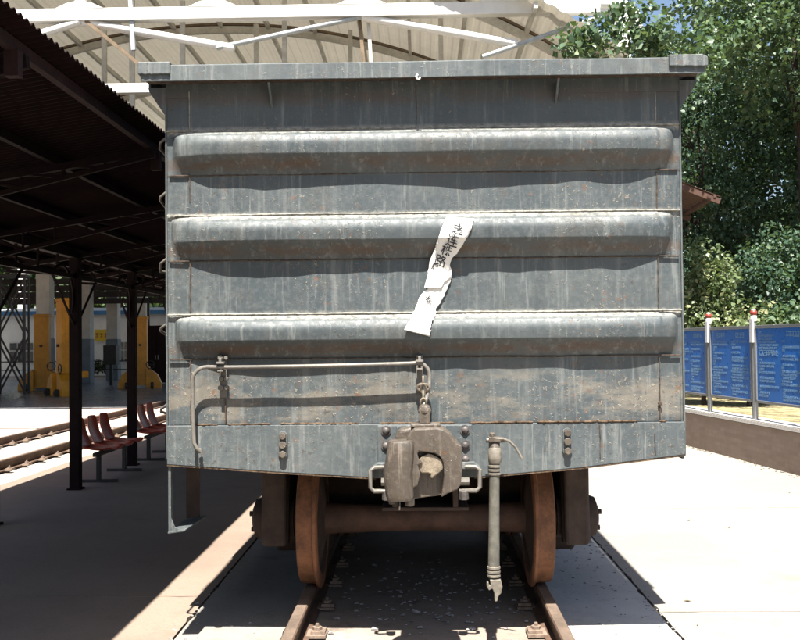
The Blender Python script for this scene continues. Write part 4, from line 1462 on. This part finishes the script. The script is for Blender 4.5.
# planting bed behind the wall
m = MB(); m.box(-5.5, 24, -14, -0.30, -0.02, 0.50)
pb = m.build('planting_bed', 'soil', None); pb.location = WA; pb.rotation_euler = (0, 0, ang); tag(pb, kind='structure')


def post_spot(s):
    return WA + WD * s + WN * -0.07


PS = [1.60 + 1.60 * i for i in range(-2, 6)]
pwords = ['nearest the camera', 'nearest', 'at the right, between the last two boards', 'beside the wagon edge, second from the right', 'farther back, third', 'farther back, fourth', 'farther back, fifth', 'farthest']


def make_post(s, label):
    p = post_spot(s)
    root = empty('board_post', (p.x, p.y, 0.608), ang, label, 'post', 'posts of the notice boards')
    m = MB(); m.lathe([(0.030, 0), (0.030, 1.50)], (0, 0, 0), 'z', 14); m.build('shaft', 'alu', root, smooth=True)
    m = MB(); m.box(-0.052, 0.052, -0.022, 0.022, 0.0, 1.28); m.build('side_channel', 'alu', root, bevel=0.004)
    m = MB(); m.box(-0.05, 0.05, 0.018, 0.045, 1.08, 1.42); m.build('clamp_plate', 'white_paint', root, bevel=0.004)
    m = MB(); m.lathe([(0.040, 1.38), (0.044, 1.39), (0.044, 1.455), (0.04, 1.46)], (0, 0, 0), 'z', 14); m.build('cap_collar', 'white_paint', root, smooth=True)
    m = MB(); m.sphere((0, 0, 1.50), 0.052, 14, (1, 1, .9)); m.build('cap_ball', 'red_paint', root, smooth=True)
    m = MB(); m.sphere((0, 0, 1.538), 0.030, 10, (1, 1, .6)); m.build('cap_tip', 'white_paint', root, smooth=True)
    return root


for i, s in enumerate(PS):
    if i < 1: continue
    lb = {1: 'red-capped grey board post just outside the right edge of the view', 2: 'red-capped grey board post between the two right-hand blue boards',
          3: 'red-capped grey board post nearest the wagon edge'}.get(i, 'red-capped grey board post hidden behind the wagon')
    if i > 3: continue
    make_post(s, lb)


def make_board(s0, s1, seed, label):
    a = post_spot(s0 + 0.085); L = s1 - s0 - 0.17
    root = empty('notice_board', (a.x, a.y, 0.0), ang, label, 'notice board', 'blue notice boards on the low wall')
    z0, z1 = 0.885, 1.885
    m = MB(); m.box(0, L, -0.02, 0.006, z0, z1); m.build('panel', 'board_blue', root)
    for zz, h, nm in ((z1, 0.045, 'top_rail'), (z0 - 0.035, 0.035, 'bottom_rail')):
        m = MB(); m.box(-0.02, L + 0.02, -0.03, 0.02, zz, zz + h); m.build(nm, 'alu', root, bevel=0.004)
    for xx in (-0.02, L - 0.012):
        m = MB(); m.box(xx, xx + 0.032, -0.03, 0.021, z0, z1); m.build('side_rail', 'alu', root, bevel=0.004)
    q = random.Random(seed)
    m = MB()
    def ch(x, z, s):
        # strokes of one unreadably small character; text runs from far to near as seen from the track
        def st(u0, u1, v0, v1):
            m.box(L - (x + u1 * s), L - (x + u0 * s), 0.0065, 0.0085, z - v1 * s, z - v0 * s)
        for v in q.sample((0.0, 0.22, 0.45, 0.68, 0.86), 3):
            st(0.04, 0.9, v, v + 0.13)
        u = q.choice((0.1, 0.42, 0.72)); st(u, u + 0.14, 0.0, 1.0)
    colw = (L - 0.14) / 2
    for c in range(2):
        x0 = 0.06 + c * (colw + 0.04)
        z = z1 - (0.05 if not (seed == 3 and c == 0) else 0.04)
        if not (seed == 3 and c == 0):
            n = q.randint(4, 6); s = 0.072
            xs = x0 + (colw - n * s * 1.05) / 2
            for k in range(n): ch(xs + k * s * 1.05, z, s)
            z -= 0.115
        rows = 0
        while z > z0 + 0.06:
            if seed == 3 and c == 0 and 6 <= rows < 7:
                for k in range(7): ch(x0 + 0.02 + k * 0.083, z, 0.078)
                z -= 0.12; rows += 1; continue
            full = q.random()
            n = int(colw / 0.036 * (q.uniform(.12, .3) if full < 0.25 else q.uniform(.45, .98)))
            ind = q.choice((0, 0.03, 0.03))
            for k in range(n):
                if x0 + ind + (k + 1) * 0.036 > x0 + colw: break
                ch(x0 + ind + k * 0.036, z, 0.031)
            z -= 0.043 if q.random() > 0.16 else 0.075
            rows += 1
    m.build('lettering', 'board_text', root)
    return root


make_board(PS[1], PS[2], 3, 'blue notice board cut by the right edge, with white printed text')
make_board(PS[2], PS[3], 4, 'blue notice board in full view between the two red-capped posts')
make_board(PS[3], PS[4], 5, 'blue notice board partly hidden by the wagon edge')

# fallen leaves and crumbs along the foot of the wall and over the pavement
q = np.random.default_rng(77)
lit = MB()
for k in range(352):
    if k < 330:
        sdist = q.uniform(-3, 12); off = abs(q.normal(0, 0.07)) + 0.01
        p = WA + WD * sdist + WN * off
    else:
        p = Vector((q.uniform(1.6, 4.6), q.uniform(-1, 10), 0))
    a = q.uniform(0, 2 * PI); l = q.uniform(0.008, 0.030); w = l * q.uniform(.35, .8)
    ux, uy = math.cos(a), math.sin(a)
    h = q.uniform(0.004, 0.012)
    lit.add([(p.x - ux * l, p.y - uy * l, 0.003), (p.x + uy * w, p.y - ux * w, 0.003 + h), (p.x + ux * l, p.y + uy * l, 0.004), (p.x - uy * w, p.y + ux * w, 0.003 + h * .5)], [(0, 1, 2), (0, 2, 3)])
M['litter'] = simple('dry_leaves', (0.13, 0.10, 0.055), 0.9, 0, 0.5, 3, c2=(0.24, 0.19, 0.10))
tag(lit.build('leaf_litter', 'litter'), 'dry leaf litter and crumbs along the foot of the low wall', 'leaf litter', kind='stuff')

# right-hand brown eave
ev = empty('shelter_roof', (4.2, 14, 0), 0, 'brown roof corner sticking out from behind the right edge of the wagon', 'shelter')
def EP(o):
    o.parent = ev; o.matrix_parent_inverse = Matrix.Translation((-4.2, -14, 0)); return o
m = MB()
X1, Z1, X0, Z0 = 5.30, 4.27, 2.2, 5.55
vs = []; fs = []
ny = 90
for i in range(ny + 1):
    y = 12.0 + 8 * i / ny
    d = 0.008 * (1 if i % 2 else -1)
    for x, z in ((X0, Z0), (X1, Z1)):
        vs.append((x, y, z + d + (-0.035 * (y - 12))))
for i in range(ny):
    fs.append((2 * i, 2 * i + 1, 2 * i + 3, 2 * i + 2))
m.add(vs, fs); o = EP(m.build('roof_sheet', 'eave')); so = o.modifiers.new('t', 'SOLIDIFY'); so.thickness = 0.01
for y in (12.05, 14, 16, 18, 19.9):
    dz = -0.035 * (y - 12)
    m = MB(); m.bar((X0, y, Z0 - .09 + dz), (X1, y, Z1 - .09 + dz), 0.07, 0.10); EP(m.build('rafter', 'eave'))
for f in (0.06, 0.35, 0.65, 0.97):
    x = X0 + (X1 - X0) * f; z = Z0 + (Z1 - Z0) * f
    m = MB(); m.bar((x, 12, z - .04), (x, 20, z - .04 - .28), 0.05, 0.05); EP(m.build('purlin', 'eave'))
for y in (14, 19):
    m = MB(); m.box(2.5, 2.62, y - .06, y + .06, 0, 5.1); EP(m.build('post', 'eave'))

# ================================================================== TREES
def leaves(centres, per, sigma, size, q, droop=0.35):
    n = len(centres) * per
    c = np.repeat(np.asarray(centres), per, axis=0)
    d = q.normal(0, 1, (n, 3))
    d /= np.linalg.norm(d, axis=1)[:, None] + 1e-9
    rad = sigma * np.cbrt(q.random(n))[:, None]
    p = c + d * rad * np.array([1.15, 1.15, 0.8])
    # leaf frame
    ax = q.normal(0, 1, (n, 3)); ax[:, 2] -= droop * 1.5
    ax /= np.linalg.norm(ax, axis=1)[:, None]
    nr = q.normal(0, 0.75, (n, 3)); nr[:, 2] += 0.9; nr += d * 0.5
    sd = np.cross(ax, nr); sd /= np.linalg.norm(sd, axis=1)[:, None] + 1e-9
    nn = np.cross(sd, ax)
    s = (size * q.uniform(0.45, 1.4, n))[:, None]
    v0 = p
    v1 = p + ax * s * 0.45 + sd * s * 0.42 + nn * s * 0.10
    v2 = p + ax * s * 1.05
    v3 = p + ax * s * 0.45 - sd * s * 0.42 + nn * s * 0.10
    V = np.stack([v0, v1, v2, v3], 1).reshape(-1, 3)
    i = np.arange(n) * 4
    F = np.stack([np.stack([i, i + 1, i + 2], 1), np.stack([i, i + 2, i + 3], 1)], 1).reshape(-1, 3)
    tone = np.clip(np.repeat(q.random(len(centres)), per) * 0.55 + q.random(n) * 0.55, 0, 1)
    return V, F, np.repeat(tone, 2)


def leaf_mesh(name, V, F, tone, mat, parent):
    me = bpy.data.meshes.new(name)
    me.vertices.add(len(V)); me.vertices.foreach_set('co', V.astype(np.float32).ravel())
    me.loops.add(len(F) * 3); me.loops.foreach_set('vertex_index', F.astype(np.int32).ravel())
    me.polygons.add(len(F)); me.polygons.foreach_set('loop_start', np.arange(len(F), dtype=np.int32) * 3)
    me.polygons.foreach_set('loop_total', np.full(len(F), 3, dtype=np.int32))
    me.update(calc_edges=True)
    at = me.attributes.new('rnd', 'FLOAT', 'FACE'); at.data.foreach_set('value', tone.astype(np.float32))
    me.materials.append(M[mat])
    o = bpy.data.objects.new(name, me); COL.objects.link(o); o.parent = parent
    return o


def tree(name, label, base, trunk_h, r0, blobs, mat, seed, per=90, sigma=0.42, size=0.10, cat='tree', group=None, shell=0.45, limb=26):
    """blobs: (x, y, z, rx, ry, rz, clumps) in world coordinates"""
    q = np.random.default_rng(seed)
    root = empty(name, base, 0, label, cat, group)
    B = np.array(base)
    cs = []
    for (x, y, z, rx, ry, rz, n) in blobs:
        d = q.normal(0, 1, (n, 3)); d /= np.linalg.norm(d, axis=1)[:, None]
        rad = (shell + (1 - shell) * q.random(n))[:, None] ** 0.8
        # lumpy outline
        lump = np.array([1 + 0.28 * noise.noise((v[0] * 2.1 + seed, v[1] * 2.1, v[2] * 2.1)) for v in d])[:, None]
        cs.append(np.array([x, y, z]) + d * rad * lump * np.array([rx, ry, rz]))
    cs = np.concatenate(cs) - B
    cs = cs[cs[:, 2] > 0.25 - B[2] * 0]
    V, F, tone = leaves(cs, per, sigma, size, q)
    leaf_mesh('crown', V, F, tone, mat, root)
    m = MB()
    top = Vector((q.normal(0, .2), q.normal(0, .2), trunk_h))
    pts = [Vector((0, 0, -0.1))]
    for i in range(1, 8):
        t = i / 7
        pts.append(Vector((top.x * t + 0.12 * noise.noise((t * 3, seed, 0)), top.y * t + 0.12 * noise.noise((t * 3, seed, 4)), trunk_h * t)))
    m.tube(pts, [r0 * (1.25 if i == 0 else 1 - 0.75 * i / 7) for i in range(8)], 10)
    pick = q.choice(len(cs), min(limb, len(cs)), replace=False)
    for k in pick:
        e = Vector(cs[k])
        if (e - pts[6]).length > 2.6: continue
        t = min(0.97, max(0.25, 0.62 + 0.36 * q.random()))
        s = pts[min(7, int(t * 7))]
        if s.z > e.z: s = pts[max(1, min(7, int(7 * max(0.1, e.z * 0.6) / trunk_h)))]
        mid = s.lerp(e, 0.5) + Vector((q.normal(0, .15), q.normal(0, .15), 0.12 * (e - s).length))
        rr = r0 * 0.22 * (0.5 + q.random() * 0.7)
        m.tube([s, s.lerp(mid, .5) + Vector((0, 0, .05)), mid, mid.lerp(e, .55), e], [rr, rr * .8, rr * .6, rr * .38, rr * .15], 6)
    m.build('trunk', 'bark', root, smooth=True)
    return root


tree('poplar_tree', 'tall bright-leaved tree whose branch overhangs the right corner of the wagon', (8.2, 15.2, 0.4), 9.0, 0.17,
     [(8.8, 15.2, 9.2, 2.6, 2.2, 2.4, 90), (7.2, 14.9, 7.4, 1.5, 1.4, 1.1, 40), (9.6, 14.6, 6.6, 1.7, 1.5, 1.2, 40), (3.30, 11.0, 6.85, 0.75, 0.5, 0.5, 10), (2.75, 10.8, 6.65, 0.40, 0.3, 0.35, 6), (4.3, 11.6, 6.75, 0.8, 0.6, 0.5, 11), (5.6, 13.0, 8.3, 1.1, 0.8, 0.9, 20), (7.2, 14.2, 9.0, 1.4, 1.0, 1.0, 26), (5.4, 12.6, 7.2, 0.9, 0.7, 0.5, 10), (6.6, 13.8, 7.6, 0.9, 0.8, 0.5, 12)], 'leaf_a', 11, 80, 0.34, 0.105, group='trees behind the low wall', limb=14)
tree('dark_tree', 'dense dark tree filling the upper right corner behind the boards', (10.6, 17.8, 0.4), 9.0, 0.22,
     [(8.6, 18.0, 11.0, 2.2, 1.8, 1.8, 70), (9.9, 17.6, 7.8, 3.4, 2.6, 4.4, 190), (7.6, 17.4, 5.2, 2.3, 1.8, 2.6, 100)], 'leaf_b', 12, 95, 0.40, 0.105, group='trees behind the low wall', limb=12)
tree('dark_tree', 'dark leafy tree standing just right of the brown roof corner', (6.3, 17.6, 0.4), 6.5, 0.18,
     [(6.6, 17.6, 5.6, 2.0, 1.8, 3.2, 150), (5.6, 17.3, 3.0, 1.3, 1.2, 1.4, 50)], 'leaf_b', 13, 100, 0.42, 0.09, group='trees behind the low wall')
# shrubs
for k, (x, y, z, rx, rz, n, mat, lb, sz) in enumerate([
        (5.35, 13.4, 2.35, 0.62, 1.25, 50, 'leaf_c', 'pale sunlit shrub right beside the wagon edge behind the boards', 0.085),
        (6.05, 12.9, 1.75, 0.70, 0.75, 44, 'leaf_c', 'rounded pale green shrub behind the middle notice board', 0.08),
        (7.0, 14.6, 2.7, 1.0, 1.5, 66, 'leaf_b', 'dark green shrub behind the middle notice board post', 0.085),
        (7.35, 12.8, 1.75, 0.95, 0.7, 50, 'leaf_a', 'mid-green shrub above the right-hand notice board', 0.095),
        (8.7, 14.4, 2.9, 1.1, 1.6, 66, 'leaf_b', 'dark shrub at the right edge behind the right-hand board', 0.085)]):
    tree('shrub', lb, (x, y, 0.45), rz * 1.2, 0.05, [(x, y, z, rx, rx * .9, rz, n)], mat, 30 + k, 90, 0.30, sz, 'shrub', 'shrubs behind the notice boards', 0.3, 14)
# backdrop trees
for k, (x, y, z, rx, rz, n, lb) in enumerate([
        (9.8, 24, 6.2, 4.3, 6.4, 240, 'big shadowy tree farther back in the middle of the right-hand greenery'),
        (15.5, 22, 6.5, 4.5, 6.6, 220, 'big shadowy tree farther back at the right edge of the greenery'),
        (8.6, 32, 3.4, 3.0, 3.9, 110, 'low shadowy tree far behind the shelter roof')]):
    tree('background_tree', lb, (x, y, 0), z, 0.28, [(x, y, z, rx, rx * .8, rz, n)], 'leaf_b', 50 + k, 90, 0.75, 0.20, group='trees far behind the boards', shell=0.3)
# trees behind the white building
for k, (x, y, z, r, lb) in enumerate([
        (-33, 68, 6.0, 5.0, 'far tree above the white building at the left edge'),
        (-25.5, 70, 6.0, 4.6, 'far tree above the white building between the front canopy columns'),
        (-19, 68, 6.0, 4.6, 'far tree above the white building next to the wagon')]):
    tree('far_tree', lb, (x, y, 0), 6, 0.3, [(x, y, z, r, r * .8, r, 130)], 'leaf_d', 60 + k, 60, 1.1, 0.42, group='trees behind the white building', shell=0.3)
for k, (x, y, lb) in enumerate([(-19.6, 50.8, 'small leafy plant at the foot of the white building, left one'), (-18.6, 50.9, 'small leafy plant at the foot of the white building, middle one'), (-17.7, 50.6, 'small leafy plant at the foot of the white building, right one')]):
    tree('potted_plant', lb, (x, y, 0), 0.3, 0.04, [(x, y, 0.5, .4, .4, .4, 10)], 'leaf_d', 70 + k, 40, 0.25, 0.16, 'plant', 'plants at the white building', 0.3, 6)
